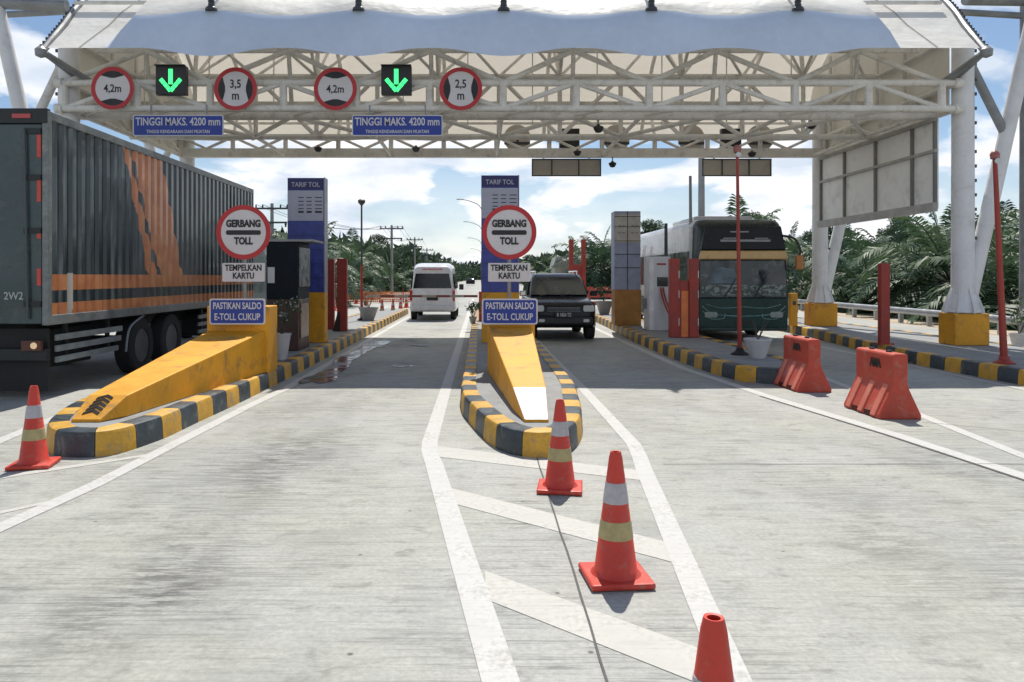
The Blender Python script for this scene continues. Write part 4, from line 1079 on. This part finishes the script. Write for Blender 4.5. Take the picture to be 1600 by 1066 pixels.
# ---- coach
BUSG = mat('coach_green', (.006, .04, .034), .28, var=.3, scale=1.5, spec=.35)
BUSW = mat('coach_silver', (.50, .50, .50), .3, var=.08, coat=.4, dirt_or_glare=(.3, .3, .28), dirt_or_glare_amt=.3)
GOLD = mat('coach_gold', (.55, .36, .15), .3, metal=.1, var=.1)
SWIRL = mat('coach_swirl', (.16, .30, .30), .3, var=.3, scale=4)
T = thing('coach', (7.08, 20.7, 0), 'dark green coach with gold band facing us in the lane beside the columns', 'bus')
b = MB(); body_loft(b, [(0, (1.10, .96, .42, 3.0, .30)), (.08, (1.18, 1.04, .36, 3.16, .28)), (.3, (1.23, 1.12, .33, 3.28, .24)), (.8, (1.25, 1.18, .32, 3.33, .2)), (11.5, (1.25, 1.18, .32, 3.33, .2)), (11.95, (1.2, 1.1, .4, 3.2, .2))])
b.build('body', BUSW, T, smooth=True)
def front_panel(name, z0, z1, wa, wb, y, m_, t=.03, bev=.01, **kw):
    return MB().slab([(-wa, y, z0), (wa, y, z0), (wb, y+.015, z1), (-wb, y+.015, z1)], t).build(name, m_, T, bevel=bev)
b = MB(); body_loft(b, [(-.012, (1.11, .97, .40, 3.01, .30)), (.07, (1.19, 1.05, .35, 3.17, .28)), (.3, (1.242, 1.132, .325, 3.292, .24)), (.62, (1.262, 1.172, .315, 3.325, .22))])
b.build('front_cowl', mat('cowl_green_black', (.008, .022, .022), .3, var=.2, spec=.4), T, smooth=True)
front_panel('front_fascia', .36, 1.17, 1.19, 1.21, -.03, BUSG, .10, .03)
front_panel('windscreen', 1.17, 2.19, 1.19, 1.16, -.02, mat('coach_glass_glare', (.012, .022, .03), .08, var=.5, scale=2, dirt_or_glare=(.13, .18, .21), dirt_or_glare_amt=.7, spec=.6), .09, .02)  # the blotches here are reflections painted into the glass colour
front_panel('gold_band', 2.20, 2.44, 1.20, 1.14, -.05, GOLD, .12, .03)
front_panel('upper_glass', 2.45, 3.10, 1.15, 1.02, -.03, mat('coach_black_glass', (.005, .006, .008), .25, spec=.25), .09, .03)
b = MB()
b.bb(-.36, .14, -.075, -.062, 2.93, 2.965); b.bb(-.62, .72, -.078, -.062, 2.68, 2.74); b.bb(-.55, -.2, -.078, -.062, 2.76, 2.79); b.bb(.3, .66, -.078, -.062, 2.76, 2.785)
b.build('destination_marks', mat('mark_grey', (.3, .31, .33), .5), T)
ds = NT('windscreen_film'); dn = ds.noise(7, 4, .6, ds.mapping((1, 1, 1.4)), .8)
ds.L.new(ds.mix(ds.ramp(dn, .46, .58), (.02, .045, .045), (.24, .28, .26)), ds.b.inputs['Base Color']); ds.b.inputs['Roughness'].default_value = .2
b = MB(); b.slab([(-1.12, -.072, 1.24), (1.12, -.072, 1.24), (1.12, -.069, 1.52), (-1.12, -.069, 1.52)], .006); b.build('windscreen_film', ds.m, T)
MB().slab([(-1.0, -.071, 1.56), (-.1, -.071, 1.56), (-.25, -.066, 1.95), (-.75, -.066, 2.02)], .004).build('windscreen_patch', mat('patch_blue', (.10, .15, .19), .3, var=.5, scale=3), T, bevel=.0)  # flat blue-grey patch over part of the upper windscreen
b = MB()
for sg in (-1, 1):
    b.path(catmull([(sg*1.12, -.083, .95), (sg*.9, -.083, .78), (sg*.5, -.083, .70), (0, -.083, .68)], 6), .014, 6)
    b.path(catmull([(sg*1.1, -.083, .82), (sg*.9, -.083, .62), (sg*.55, -.083, .62), (sg*.5, -.083, .75)], 6), .012, 6)
    b.path(catmull([(sg*1.0, -.083, 1.0), (sg*.6, -.083, .9), (0, -.083, .93)], 6), .012, 6)
b.build_each('painted_swirl', SWIRL, T, per=6)
for sg in (-1, 1):
    b = MB(); plate(b, .34, .15, .05, -.10, -.03, (sg*.88, .72)); b.build('headlight', mat('coach_lens', (.22, .28, .28), .12, coat=.8), T)
    b = MB()
    for k in range(7): y0 = .9+1.5*k; b.slab([(sg*1.245, y0, 1.45), (sg*1.245, y0+1.42, 1.45), (sg*1.222, y0+1.42, 2.45), (sg*1.222, y0, 2.45)], .03)
    b.build('side_window', mat('coach_side_glass', (.10, .12, .13), .1, coat=.6), T)
    MB().slab([(sg*1.255, .35, .45), (sg*1.255, 11.5, .45), (sg*1.255, 11.5, .95), (sg*1.255, .35, 1.2)], .012).build('side_skirt', BUSG, T)
    if sg < 0: continue
    pts = catmull([(sg*1.02, -.05, 2.85), (sg*1.25, -.35, 2.75), (sg*1.38, -.42, 2.45), (sg*1.36, -.40, 2.3)], 5); MB().path(pts, .03, 8).build('mirror_arm', BLACK, T, smooth=True)
    MB().box((sg*1.36, -.40, 2.12), (.2, .12, .38)).build('mirror', mat('mirror_orange', (.5, .2, .05), .4) if sg > 0 else BLACK, T, bevel=.03)
for sg in (-1, 1):
    for y in (2.4, 8.6): wheel(T, sg*1.08, y, .48, .28, sg)
b = MB(); b.tube((-.5, -.09, 1.2), (-.2, -.085, 1.7), .012, n=5); b.tube((.3, -.09, 1.2), (.6, -.085, 1.75), .012, n=5); b.build_each('wiper', BLACK, T)
b = MB(); b.bb(-.85, .85, 1.6, 4.2, 3.332, 3.5); b.build('roof_unit', BUSW, T, bevel=.06)
MB().bb(-1.18, 1.18, -.07, .3, .28, .45).build('bumper', mat('coach_bumper', (.03, .05, .05), .3), T, bevel=.04)
MB().bb(-.22, .22, -.09, -.07, .46, .56).build('number_plate', PLATE, T)
# ---- truck
TX0, TX1, TY0, TY1 = -8.55, -6.08, 10.8, 20.6
T = thing('box_truck', (TX1, TY0, 0), 'dark teal box truck with orange stripes waiting in the left lane', 'truck')
Wd = TX1-TX0; Ln = TY1-TY0
zb, zt = 1.20, 4.06
MB().bb(-Wd+.03, -.06, .05, Ln, zb, zt-.02).build('cargo_box', TEAL, T)
prof = []; y = .16; per = .262
while y < Ln-.2:
    prof += [(y, 0), (y+.085, 0), (y+.12, -.045), (y+.205, -.045), (y+.24, 0)]; y += per
prof = [(.09, 0)]+prof+[(Ln-.05, 0)]
b = MB(); n = len(prof)
b.add([(d_, yy, zb) for yy, d_ in prof]+[(d_, yy, zt-.08) for yy, d_ in prof], [(i, i+1, n+i+1, n+i) for i in range(n-1)])
b.build('side_panel', TRUCKS, T)
b = MB(); n = len(prof)
b.add([(-Wd-d_, yy, zb) for yy, d_ in prof]+[(-Wd-d_, yy, zt-.08) for yy, d_ in prof], [(i, i+1, n+i+1, n+i) for i in range(n-1)])
b.build('side_panel', TRUCKS, T)
RAILG = mat('truck_rail', (.17, .19, .19), .4, var=.25, scale=3, dirt_or_glare=(.35, .34, .3), dirt_or_glare_amt=.5)
b = MB()
for sx in (.0, -Wd):
    b.bb(sx-.06, sx+.012, .0, Ln, zt-.10, zt+.02); 
b.build_each('top_rail', RAILG, T, bevel=.008)
b = MB()
for sx in (.0, -Wd): b.bb(sx-.05, sx+.016, .0, Ln, zb-.14, zb+.0)
b.build_each('bottom_rail', RAILG, T, bevel=.008)
b = MB(); b.bb(-.07, .02, -.02, .085, zb-.14, zt+.02); b.bb(-Wd-.02, -Wd+.07, -.02, .085, zb-.14, zt+.02)
b.build_each('corner_post', RAILG, T, bevel=.01)
MB().bb(-Wd-.01, .01, -.03, .06, zt-.16, zt+.05).build('rear_header', CHASSIS, T, bevel=.01)
b = MB()
for dx in (-.35, -1.25, -2.1): b.bb(dx-.13, dx+.13, -.04, -.031, zt-.09, zt-.03)
b.build_each('marker_lamp', TAILR, T)
for k in (0, 1):
    xa = -.08-k*(Wd/2-.07); xb = xa-(Wd/2-.10)
    D = MB().bb(xb, xa, -.01, .045, zb-.12, zt-.17).build('rear_door', TEAL, T, bevel=.01)
    b = MB()
    for dx in (.22, .85): b.tube((xa-dx+.05, -.05, zb-.05), (xa-dx, -.05, zt-.25), .018, n=8)
    b.build_each('lock_bar', mat('lock_grey', (.05, .065, .07), .4), D)
    b = MB()
    for z in (1.32, 2.35, 3.1, 3.75): b.bb(xa-.24, xa-.0, -.035, -.012, z, z+.08)
    b.build_each('hinge', CHASSIS, D)
b = MB()
for z0, z1 in ((3.42, 3.74), (2.80, 3.12), (2.28, 2.42), (1.62, 1.86)): b.bb(-.14, -.085, -.022, -.012, z0, z1)
b.build_each('reflector', mat('reflector_red', (.55, .06, .04), .35, emit=0), T)
text('2W2', .15, T, (-.47, -.016, PZ(463, 10.8)), mat('faded_white', (.4, .43, .42), .6), .9)
b = MB(); b.bb(-1.9, -.6, .5, Ln+2.3, .78, zb-.14); b.build('chassis', CHASSIS, T)
MB().bb(-Wd+.1, -.08, .1, .22, .55, .72).build('rear_bumper', CHASSIS, T, bevel=.01)
MB().bb(-2.35, -.12, .23, .27, .10, 1.0).build('mud_flap_shade', RUBBER, T)  # flap made wide and low to darken the gap beneath the truck
MB().bb(-1.9, -.5, .8, 2.2, .35, .95).build('underbody_dark_box', CHASSIS, T, bevel=.02)  # box added below the bed to make the underside darker
MB().bb(-.75, -.15, 6.6, 8.0, .4, .95).build('underbody_dark_tank', CHASSIS, T, bevel=.08)  # tank added as dark filling for the shaded underside
MB().bb(-.40, -.12, .04, .1, .70, .84).build('tail_light', mat('tail_housing', (.10, .03, .02), .4), T)
MB().lathe([(.0, -.02), (.045, -.01), (.055, .02)], 'Y', (-.22, .04, .77), 12).build('indicator_lamp', mat('indicator_warm', (.95, .62, .35), .3, emit=.25), T, smooth=True)
b = MB()
GB = mat('guard_rail_grey', (.23, .26, .27), .45, var=.2)
for z, dz, y1 in ((.86, .09, 2.4), (.70, .09, 2.35), (.54, .085, 2.25)): b.bb(-.1, -.06, .35, y1, z-dz/2, z+dz/2)
for z in (.86, .70, .54): b.bb(-.1, -.06, 6.0, Ln-1.2, z-.04, z+.04)
b.build_each('side_guard', GB, T, bevel=.006)
b = MB()
for y in (.7, 2.0, 6.3, 8.0): b.bb(-.16, -.105, y-.03, y+.03, .5, zb-.14)
b.build_each('guard_bracket', CHASSIS, T)
for y in (3.15, 4.5, Ln+1.2):
    for sg, xx in ((1, -.2), (-1, -Wd+.2)):
        wheel(T, xx-sg*.0, y, .5, .30, sg)
b = MB()
for y in (3.15, 4.5, Ln+1.2): b.tube((-.3, y, .5), (-Wd+.3, y, .5), .08, n=8)
b.build_each('axle', CHASSIS, T)
MB().path(catmull([(-.03, 2.45, .45), (-.03, 2.6, .85), (-.03, 3.15, 1.04)], 5), .02, 6).build('mudguard_edge', GB, T)
b = MB().loft([[Vector((x, Ln+yy, z)) for x, z in ((-.05, z0_), (-Wd+.05, z0_), (-Wd+.1, z1_), (-.1, z1_))] for yy, z0_, z1_ in ((.15, .95, 2.8), (1.3, .75, 2.85), (1.95, .6, 2.6), (2.35, .5, 1.55), (2.4, .5, 1.2))])
b.build('cab', mat('cab_teal', (.04, .09, .10), .3, coat=.5), T, bevel=.05)
MB().slab([(-.2, Ln+2.38, 1.62), (-Wd+.2, Ln+2.38, 1.62), (-Wd+.25, Ln+2.03, 2.5), (-.25, Ln+2.03, 2.5)], .02).build('windscreen', GLASS, T)

# far car
T = thing('distant_car', (PX(735, 150), 150, 0), 'tiny dark car far down the road', 'car')
b = MB(); body_loft(b, [(0, (.8, .8, .3, .9, .1)), (.5, (.88, .86, .25, 1.0, .1)), (4, (.88, .86, .25, .95, .1)), (4.3, (.8, .8, .3, .8, .1))]); b.build('body', SUVP, T, smooth=True)
b = MB(); body_loft(b, [(.5, (.8, .72, .9, 1.1, .05)), (1.0, (.8, .66, .9, 1.48, .08)), (2.4, (.8, .66, .9, 1.48, .08)), (3.2, (.78, .72, .9, 1.0, .05))]); b.build('cabin', GLASS, T, smooth=True)

# ================================================================== guardrail
def rail_at(t): return Vector((15.35+1.6*t, 14+34*t, 0))
T = thing('guardrail', rail_at(.2), 'long galvanised guardrail in front of the palms', 'guardrail')
GALV = mat('galvanised', (.50, .51, .52), .35, metal=.5, var=.12)
prof = [(0, .33), (-.05, .37), (-.05, .41), (0, .45), (-.05, .49), (-.05, .53), (0, .57)]
b = MB(); n = len(prof); a_, e_ = rail_at(-.2), rail_at(1.35)
b.add([(a_.x+d_, a_.y, z) for d_, z in prof]+[(e_.x+d_, e_.y, z) for d_, z in prof]+[(a_.x+d_+.008, a_.y, z) for d_, z in prof]+[(e_.x+d_+.008, e_.y, z) for d_, z in prof],
      [(i, i+1, n+i+1, n+i) for i in range(n-1)]+[(2*n+i, 2*n+i+1, 3*n+i+1, 3*n+i) for i in range(n-1)])
b.build('rail', GALV, T, world=True, smooth=True)
for i in range(27):
    p = rail_at(-.2+1.55*i/26)
    MB().bb(p.x+.01, p.x+.16, p.y-.06, p.y+.06, -.02, .5).build('rail_post', GALV, T, world=True)

# orange netting and far site clutter on the left
T = thing('netting_fence', (PX(590, 50), 50, 0), 'low orange netting fence behind the far cones', 'fence')
s_ = NT('orange_net'); br = s_.N.new('ShaderNodeTexBrick'); br.offset = 0; br.inputs['Scale'].default_value = 1; br.inputs['Brick Width'].default_value = .12; br.inputs['Row Height'].default_value = .12; br.inputs['Mortar Size'].default_value = .022
nmp = s_.N.new('ShaderNodeMapping'); nmp.inputs['Rotation'].default_value = (R(90), 0, 0); s_.L.new(s_.co, nmp.inputs[0]); s_.L.new(nmp.outputs[0], br.inputs['Vector'])
s_.b.inputs['Base Color'].default_value = (.75, .22, .06, 1); s_.L.new(s_.math('MAXIMUM', br.outputs['Fac'], .35), s_.b.inputs['Alpha'])
b = MB(); xs = [-9.5+i*.5 for i in range(14)]
for i in range(13): b.add([(xs[i], 50+.2*math.sin(i), .05), (xs[i+1], 50+.2*math.sin(i+1), .05), (xs[i+1], 50+.2*math.sin(i+1), .75+.05*math.sin(i*2+2)), (xs[i], 50+.2*math.sin(i), .75+.05*math.sin(i*2))], [(0, 1, 2, 3)])
b.build('net', s_.m, T, world=True)
b = MB()
for i in range(0, 14, 3): b.bb(xs[i]-.03, xs[i]+.03, 49.95, 50.02, 0, .95)
b.build_each('stake', RED, T, world=True)
# site hut beyond the car
T = thing('site_hut', (PX(885, 62), 62, 0), 'small pale hut far behind the black car', 'hut'); T.scale = (.42, 1, .9)
MB().bb(-2.2, 1.8, 0, 3, 0, 2.9).build('wall', mat('hut_wall', (.40, .38, .33), .8), T)
MB().prism([(-2.5, 2.9), (2.1, 2.9), (1.6, 3.7), (-2.0, 3.7)], lambda u, v: Vector((u, -.3, v)), lambda u, v: Vector((u, 3.3, v))).build('roof', mat('hut_roof', (.33, .33, .30), .6), T)
MB().bb(-.4, .5, -.03, .0, 0, 2.1).build('door', DKGREY, T)
# orange works barriers near pot
T = thing('works_barrier', (PX(945, 40), 40, 0), 'orange works barrier near the grey pot behind the card machine island', 'barrier')
b = MB()
for z in (.35, .75, 1.1): b.box((0, 0, z), (1.8, .06, .2))
b.build_each('board', ORANGE, T)
b = MB()
for x in (-.8, .8): b.box((x, 0, .6), (.08, .08, 1.25)); b.box((x, 0, .03), (.1, .6, .06))
b.build('frame', RED, T)

# ================================================================== poles and lamps
def utility_pole(X_, Y_, H, label):
    T = thing('utility_pole', (X_, Y_, 0), label, 'utility pole', 'utility poles along the left verge')
    MB().tube((0, 0, -.1), (0, 0, H), .17, .11, 10).build('pole', WOODP, T, smooth=True)
    b = MB(); b.box((0, -.1, H-.35), (2.3, .1, .12)); b.box((.1, -.1, H-1.3), (1.9, .1, .12)); b.build_each('crossarm', DKGREY, T)
    b = MB()
    for x in (-1.05, -.6, .6, 1.05): b.lathe([(.04, 0), (.07, .06), (.04, .12), (.06, .17), (.02, .22)], 'Z', (x, -.1, H-.29), 8); 
    for x in (-.75, .95): b.lathe([(.06, 0), (.09, -.08), (.05, -.16), (.08, -.24)], 'Z', (x, -.1, H-1.36), 8)
    b.build_each('insulator', DKGREY, T); return T
up = [(425, 24.5, 318, 'utility pole showing between the truck and the left pylon'), (612, 75, 352, 'tall utility pole left of the white van with two crossarms'), (648, 108, 371, 'second utility pole down the line, above the van roof edge'),
      (667, 138, 388, 'third utility pole down the line'), (683, 170, 397, 'fourth utility pole down the line'), (695, 215, 404, 'farthest visible utility pole')]
up[0] = (425, 52, 318, up[0][3])
tops = []
for px, Y, py, lb in up:
    H = PZ(py, Y); utility_pole(PX(px, Y), Y, H, lb); tops.append(Vector((PX(px, Y), Y, H)))
T = thing('power_lines', (tops[1].x, tops[1].y, 0), 'thin sagging power lines strung between the utility poles', 'power line')
for k, dx in enumerate((-1.05, -.6, .6, 1.05)):
    b = MB()
    for a, c in zip(tops, tops[1:]):
        pts = [(a+Vector((dx, -.1, -.08))).lerp(c+Vector((dx, -.1, -.08)), t/8)-Vector((0, 0, .9*4*(t/8)*(1-t/8))) for t in range(9)]; b.path(pts, .016, 4)
    b.build('wire', DKGREY, T, world=True)
sl0 = None
for i, (Y, py) in enumerate(((83, 312), (116, 347), (158, 372), (200, 389), (250, 401))):
    H = PZ(py, Y)
    lb = 'median street lamp with twin arms, number %d behind the middle pylon' % (i+1)
    lb = ['nearest twin-arm street lamp, its arm sticking out left of the middle pylon', 'second twin-arm street lamp left of the middle pylon', 'third twin-arm street lamp down the median', 'fourth twin-arm street lamp down the median', 'farthest twin-arm street lamp down the median'][i]
    if sl0 is None:
        T = sl0 = thing('street_lamp', (.35, Y, 0), lb, 'street lamp', 'twin-arm street lamps along the median')
        MB().tube((0, 0, 0), (0, 0, H-1.3), .10, .07, 10).build('pole', GREY, T, smooth=True)
        for sg in (-1, 1):
            MB().path(catmull([(0, 0, H-1.4), (sg*.5, 0, H-.6), (sg*1.5, 0, H-.15), (sg*2.2, 0, H)], 5), .045, 8).build('arm', GREY, T, smooth=True)
            MB().box((sg*2.5, 0, H+.03), (.75, .22, .1)).build('lamp_head', GREY, T, bevel=.03)
        H0 = H
    else: spawn(sl0, (.35, Y, 0), lb, sc=(1, 1, H/H0))
T = thing('steel_mast', (PX(1096, 29), 34.5, 0), 'plain grey steel mast rising behind the coach roof', 'mast'); T.location.x = PX(1096, 34.5)
MB().tube((0, 0, 0), (0, 0, 11), .17, .12, 14).build('shaft', GREY, T, smooth=True); MB().lathe([(.3, 0), (.3, .05), (.18, .3)], 'Z', n=14).build('base_flange', GREY, T)

# ================================================================== trees
def frond(b, base, az, el, Lf, droop, m, nl=34):
    """arching rachis with two rows of leaflets"""
    pts = []; d = Vector((math.cos(az)*math.cos(el), math.sin(az)*math.cos(el), math.sin(el))); p = Vector(base); k = 12
    for i in range(k+1):
        pts.append(p.copy()); d = (d+Vector((0, 0, -droop*(.35+i/k)/k*2.4))).normalized(); p = p+d*Lf/k
    for i in range(k-1):
        r = .035*(1-i/k)+.006; b.m(m).tube(pts[i], pts[i+1], r, r*.9, 3, caps=False)
    for j in range(nl):
        t = .16+.84*(j/(nl-1)); i = min(k-1, int(t*k)); f = t*k-i; q = pts[i].lerp(pts[i+1], f); tn = (pts[i+1]-pts[i]).normalized()
        side = tn.cross(Vector((0, 0, 1))).normalized(); ll = .95*math.sin(math.pi*(.12+.80*t))**.7*random.uniform(.8, 1.1)
        for sg in (-1, 1):
            dd = (side*sg+tn*.55+Vector((0, 0, random.uniform(-.25, .35)))).normalized()
            e1 = q+dd*ll*.55; e2 = q+dd*ll+Vector((0, 0, -.28*ll)); wv = tn*.055
            b.m(m).add([q-wv*.5, q+wv*.5, e1+wv, e1-wv, e2], [(0, 1, 2, 3), (3, 2, 4)])
def make_palm(trunk_h, Lf, nf, label, seed):
    random.seed(seed)
    T = thing('oil_palm', (0, 0, 0), label, 'palm tree', 'oil palms beyond the toll plaza')
    tb = MB().lathe([(.5, -.1), (.42, .3), (.36, trunk_h*.6), (.42, trunk_h), (.2, trunk_h+.35)], 'Z', n=12)
    for i in range(60):
        a = i*2.4; z = .3+trunk_h*i/60; c = Vector((math.cos(a)*.36, math.sin(a)*.36, z)); tb.tube(c, c+Vector((math.cos(a)*.22, math.sin(a)*.22, .2)), .08, .04, 4)
    tb.build('trunk', BARK, T)
    b = MB()
    for i in range(nf):
        a = i*2.399+random.uniform(-.15, .15); u = i/nf; el = R(78-105*u**.75+random.uniform(-7, 7))
        frond(b, (math.cos(a)*.2, math.sin(a)*.2, trunk_h+.25-.3*u), a, el, Lf*random.uniform(.85, 1.08), random.uniform(.7, 1.15), 1 if (u > .93) else 0)
    b.build('crown', [PALM, PALM2], T)
    return T
palms = [make_palm(1.2, 4.2, 44, 'oil palm', 1), make_palm(2.2, 4.3, 46, 'oil palm', 2), make_palm(.6, 3.7, 38, 'oil palm', 3)]
random.seed(21)
spots = []
for row, (xo, zt_) in enumerate(((20.3, 0), (26, 1), (33, 1), (42, 1))):
    Y = 15+row*4
    while Y < (44 if row == 0 else 75 + row*22):
        spots.append((xo+random.uniform(-1, 1)+max(0, (Y-40))*.05, Y+random.uniform(-1, 1), 'r')); Y += 6.3 if row == 0 else 7.4+row*.6
for X_, Y_ in ((9.5, 62), (12, 70), (14, 56), (16.5, 66), (11, 84), (15, 90), (10.5, 110), (13, 128), (20, 80), (24, 100), (11, 150), (17, 50)): spots.append((X_, Y_, 'c'))
for X_, Y_ in ((-9.6, 44), (-12, 52), (-10.6, 60), (-12, 72), (-9.8, 86), (-17, 50), (-16, 62), (-12, 100), (-20, 40), (-11, 118), (-24, 52), (-15, 84)): spots.append((X_, Y_, 'l'))
for i, (X_, Y_, k) in enumerate(spots):
    proto = palms[(2 if (k == 'l' and i % 3 == 0) else random.choice((0, 1, 1, 2) if k != 'r' else ((0, 0, 2) if X_ < 22 else (1, 1, 0))))]
    side = {'r': 'beyond the guardrail', 'c': 'behind the black car', 'l': 'left of the white van'}[k]
    if palms and proto.get('used') is None: o = proto; proto['used'] = 1; o.location = (X_, Y_, -.05)
    else: o = spawn(proto, (X_, Y_, -.05)); 
    if 'used' in o: pass
    o.rotation_euler.z = random.uniform(0, 6.28); s_ = random.uniform(.88, 1.15)*(1.0 if k != 'l' else .92); o.scale = (s_, s_, s_)
    o['label'] = 'dark green oil palm with arching fronds ' + side; o['group'] = {'r': 'oil palms beyond the guardrail', 'c': 'oil palms behind the black car', 'l': 'oil palms left of the white van'}[k]
for p in bpy.data.objects:
    if 'used' in p: del p['used']

def make_tree(H, cr, label, seed, nl=5200, m=LEAF):
    random.seed(seed)
    T = thing('broadleaf_tree', (0, 0, 0), label, 'tree', 'broadleaf trees behind the palms')
    tb = MB().tube((0, 0, -.2), (.1, 0, H*.55), .22, .12, 8); cl = []
    for i in range(9):
        a = i*2.4; z = H*(.42+.055*i); r = cr*random.uniform(.35, .8)*(1-.05*i); c = Vector((math.cos(a)*r, math.sin(a)*r, z)); tb.tube((0, 0, z-H*.14), c, .07, .03, 5); cl.append(c)
    tb.build('trunk', BARK2, T); cl.append(Vector((0, 0, H*.92)))
    b = MB()
    for c in cl: leafball(b, c, cr*.42, cr*.30, nl//len(cl), .34, 0)
    b.build('crown', [m], T); return T
tr = [make_tree(9.5, 2.8, '', 4), make_tree(12, 2.6, '', 5)]
random.seed(5); used = [0, 0]
tsp = [(x, y) for x, y in ((26, 78), (31, 88), (36, 80), (41, 92), (46, 84), (52, 95), (58, 88), (64, 100), (70, 92), (33, 104), (44, 110), (22, 100), (56, 112), (76, 104))]
tsp += [(-15, 120), (-18, 135), (-21, 110), (-14, 150), (-26, 98), (-30, 112), (-13, 175), (-17, 190), (14, 170), (17, 190), (19, 150), (13, 205), (24, 130)]
for i, (X_, Y_) in enumerate(tsp):
    k = i % 2
    if not used[k]: o = tr[k]; used[k] = 1; o.location = (X_, Y_, 0)
    else: o = spawn(tr[k], (X_, Y_, 0))
    s_ = random.uniform(.6, .82)*(1 if X_ > 20 else .95); o.scale = (s_*1.5, s_*1.5, s_); o.rotation_euler.z = random.uniform(0, 6)
    if X_ > 20: o['label'] = 'tall broadleaf tree standing above the palms behind the coach'; o['group'] = 'broadleaf trees behind the coach'
    elif X_ < 0: o['label'] = 'broadleaf tree in the far tree line left of the road'; o['group'] = 'broadleaf trees left of the road'
    else: o['label'] = 'broadleaf tree in the far tree line behind the black car'; o['group'] = 'broadleaf trees behind the car'
# far forest masses
def forest(pts, H, dep, n, size):
    b = MB()
    for _ in range(n):
        t = random.random()*(len(pts)-1); i = int(t); p = Vector(pts[i]).lerp(Vector(pts[i+1]), t-i)
        hh = H*(.78+.22*math.sin(p.x*.9+p.y*.13)+.12*math.sin(p.y*.6+1))
        z = hh*random.random()**.75
        c = Vector((p.x+random.uniform(-dep, dep), p.y+random.uniform(-dep, dep), z))
        d = Vector((random.gauss(0, 1), random.gauss(0, 1), random.gauss(0, 1)+.4)).normalized(); q = d.cross(Vector((random.gauss(0, 1), random.gauss(0, 1), random.gauss(0, 1)))).normalized(); s_ = size*random.uniform(.5, 1.3)
        b.add([c-q*s_*.4, c+d*s_*.5-q*s_*.1, c+d*s_, c+q*s_*.4+d*s_*.3], [(0, 1, 2, 3)])
    return b
random.seed(9)
o = forest([(-34, 60), (-20, 78), (-15, 110), (-13, 160), (-12, 230), (-10, 330), (0, 420), (10, 330), (12, 230), (15, 160), (20, 118), (34, 100), (60, 105), (95, 100), (140, 90)], 5.6, 5, 60000, 1.5).build('far_forest', [LEAF2])
tag(o, 'dense far tree line closing the horizon', 'forest', kind='stuff')
o = forest([(-14, 420), (0, 430), (14, 420)], 9, 6, 5000, 2.2).build('far_forest', [LEAF2]); tag(o, 'distant wood where the road vanishes', 'forest', kind='stuff')
o = forest([(22, 12), (22, 45), (24, 80), (16, 110)], 1.9, 2.2, 14000, .38).build('undergrowth', [LEAF]); tag(o, 'dark undergrowth below the right palms', 'undergrowth', kind='stuff')
o = forest([(-26, 40), (-13, 55), (-11.5, 90)], 2.2, 1.8, 8000, .45).build('undergrowth', [LEAF]); tag(o, 'dark undergrowth below the left palms', 'undergrowth', kind='stuff')
bpy.context.view_layer.update()
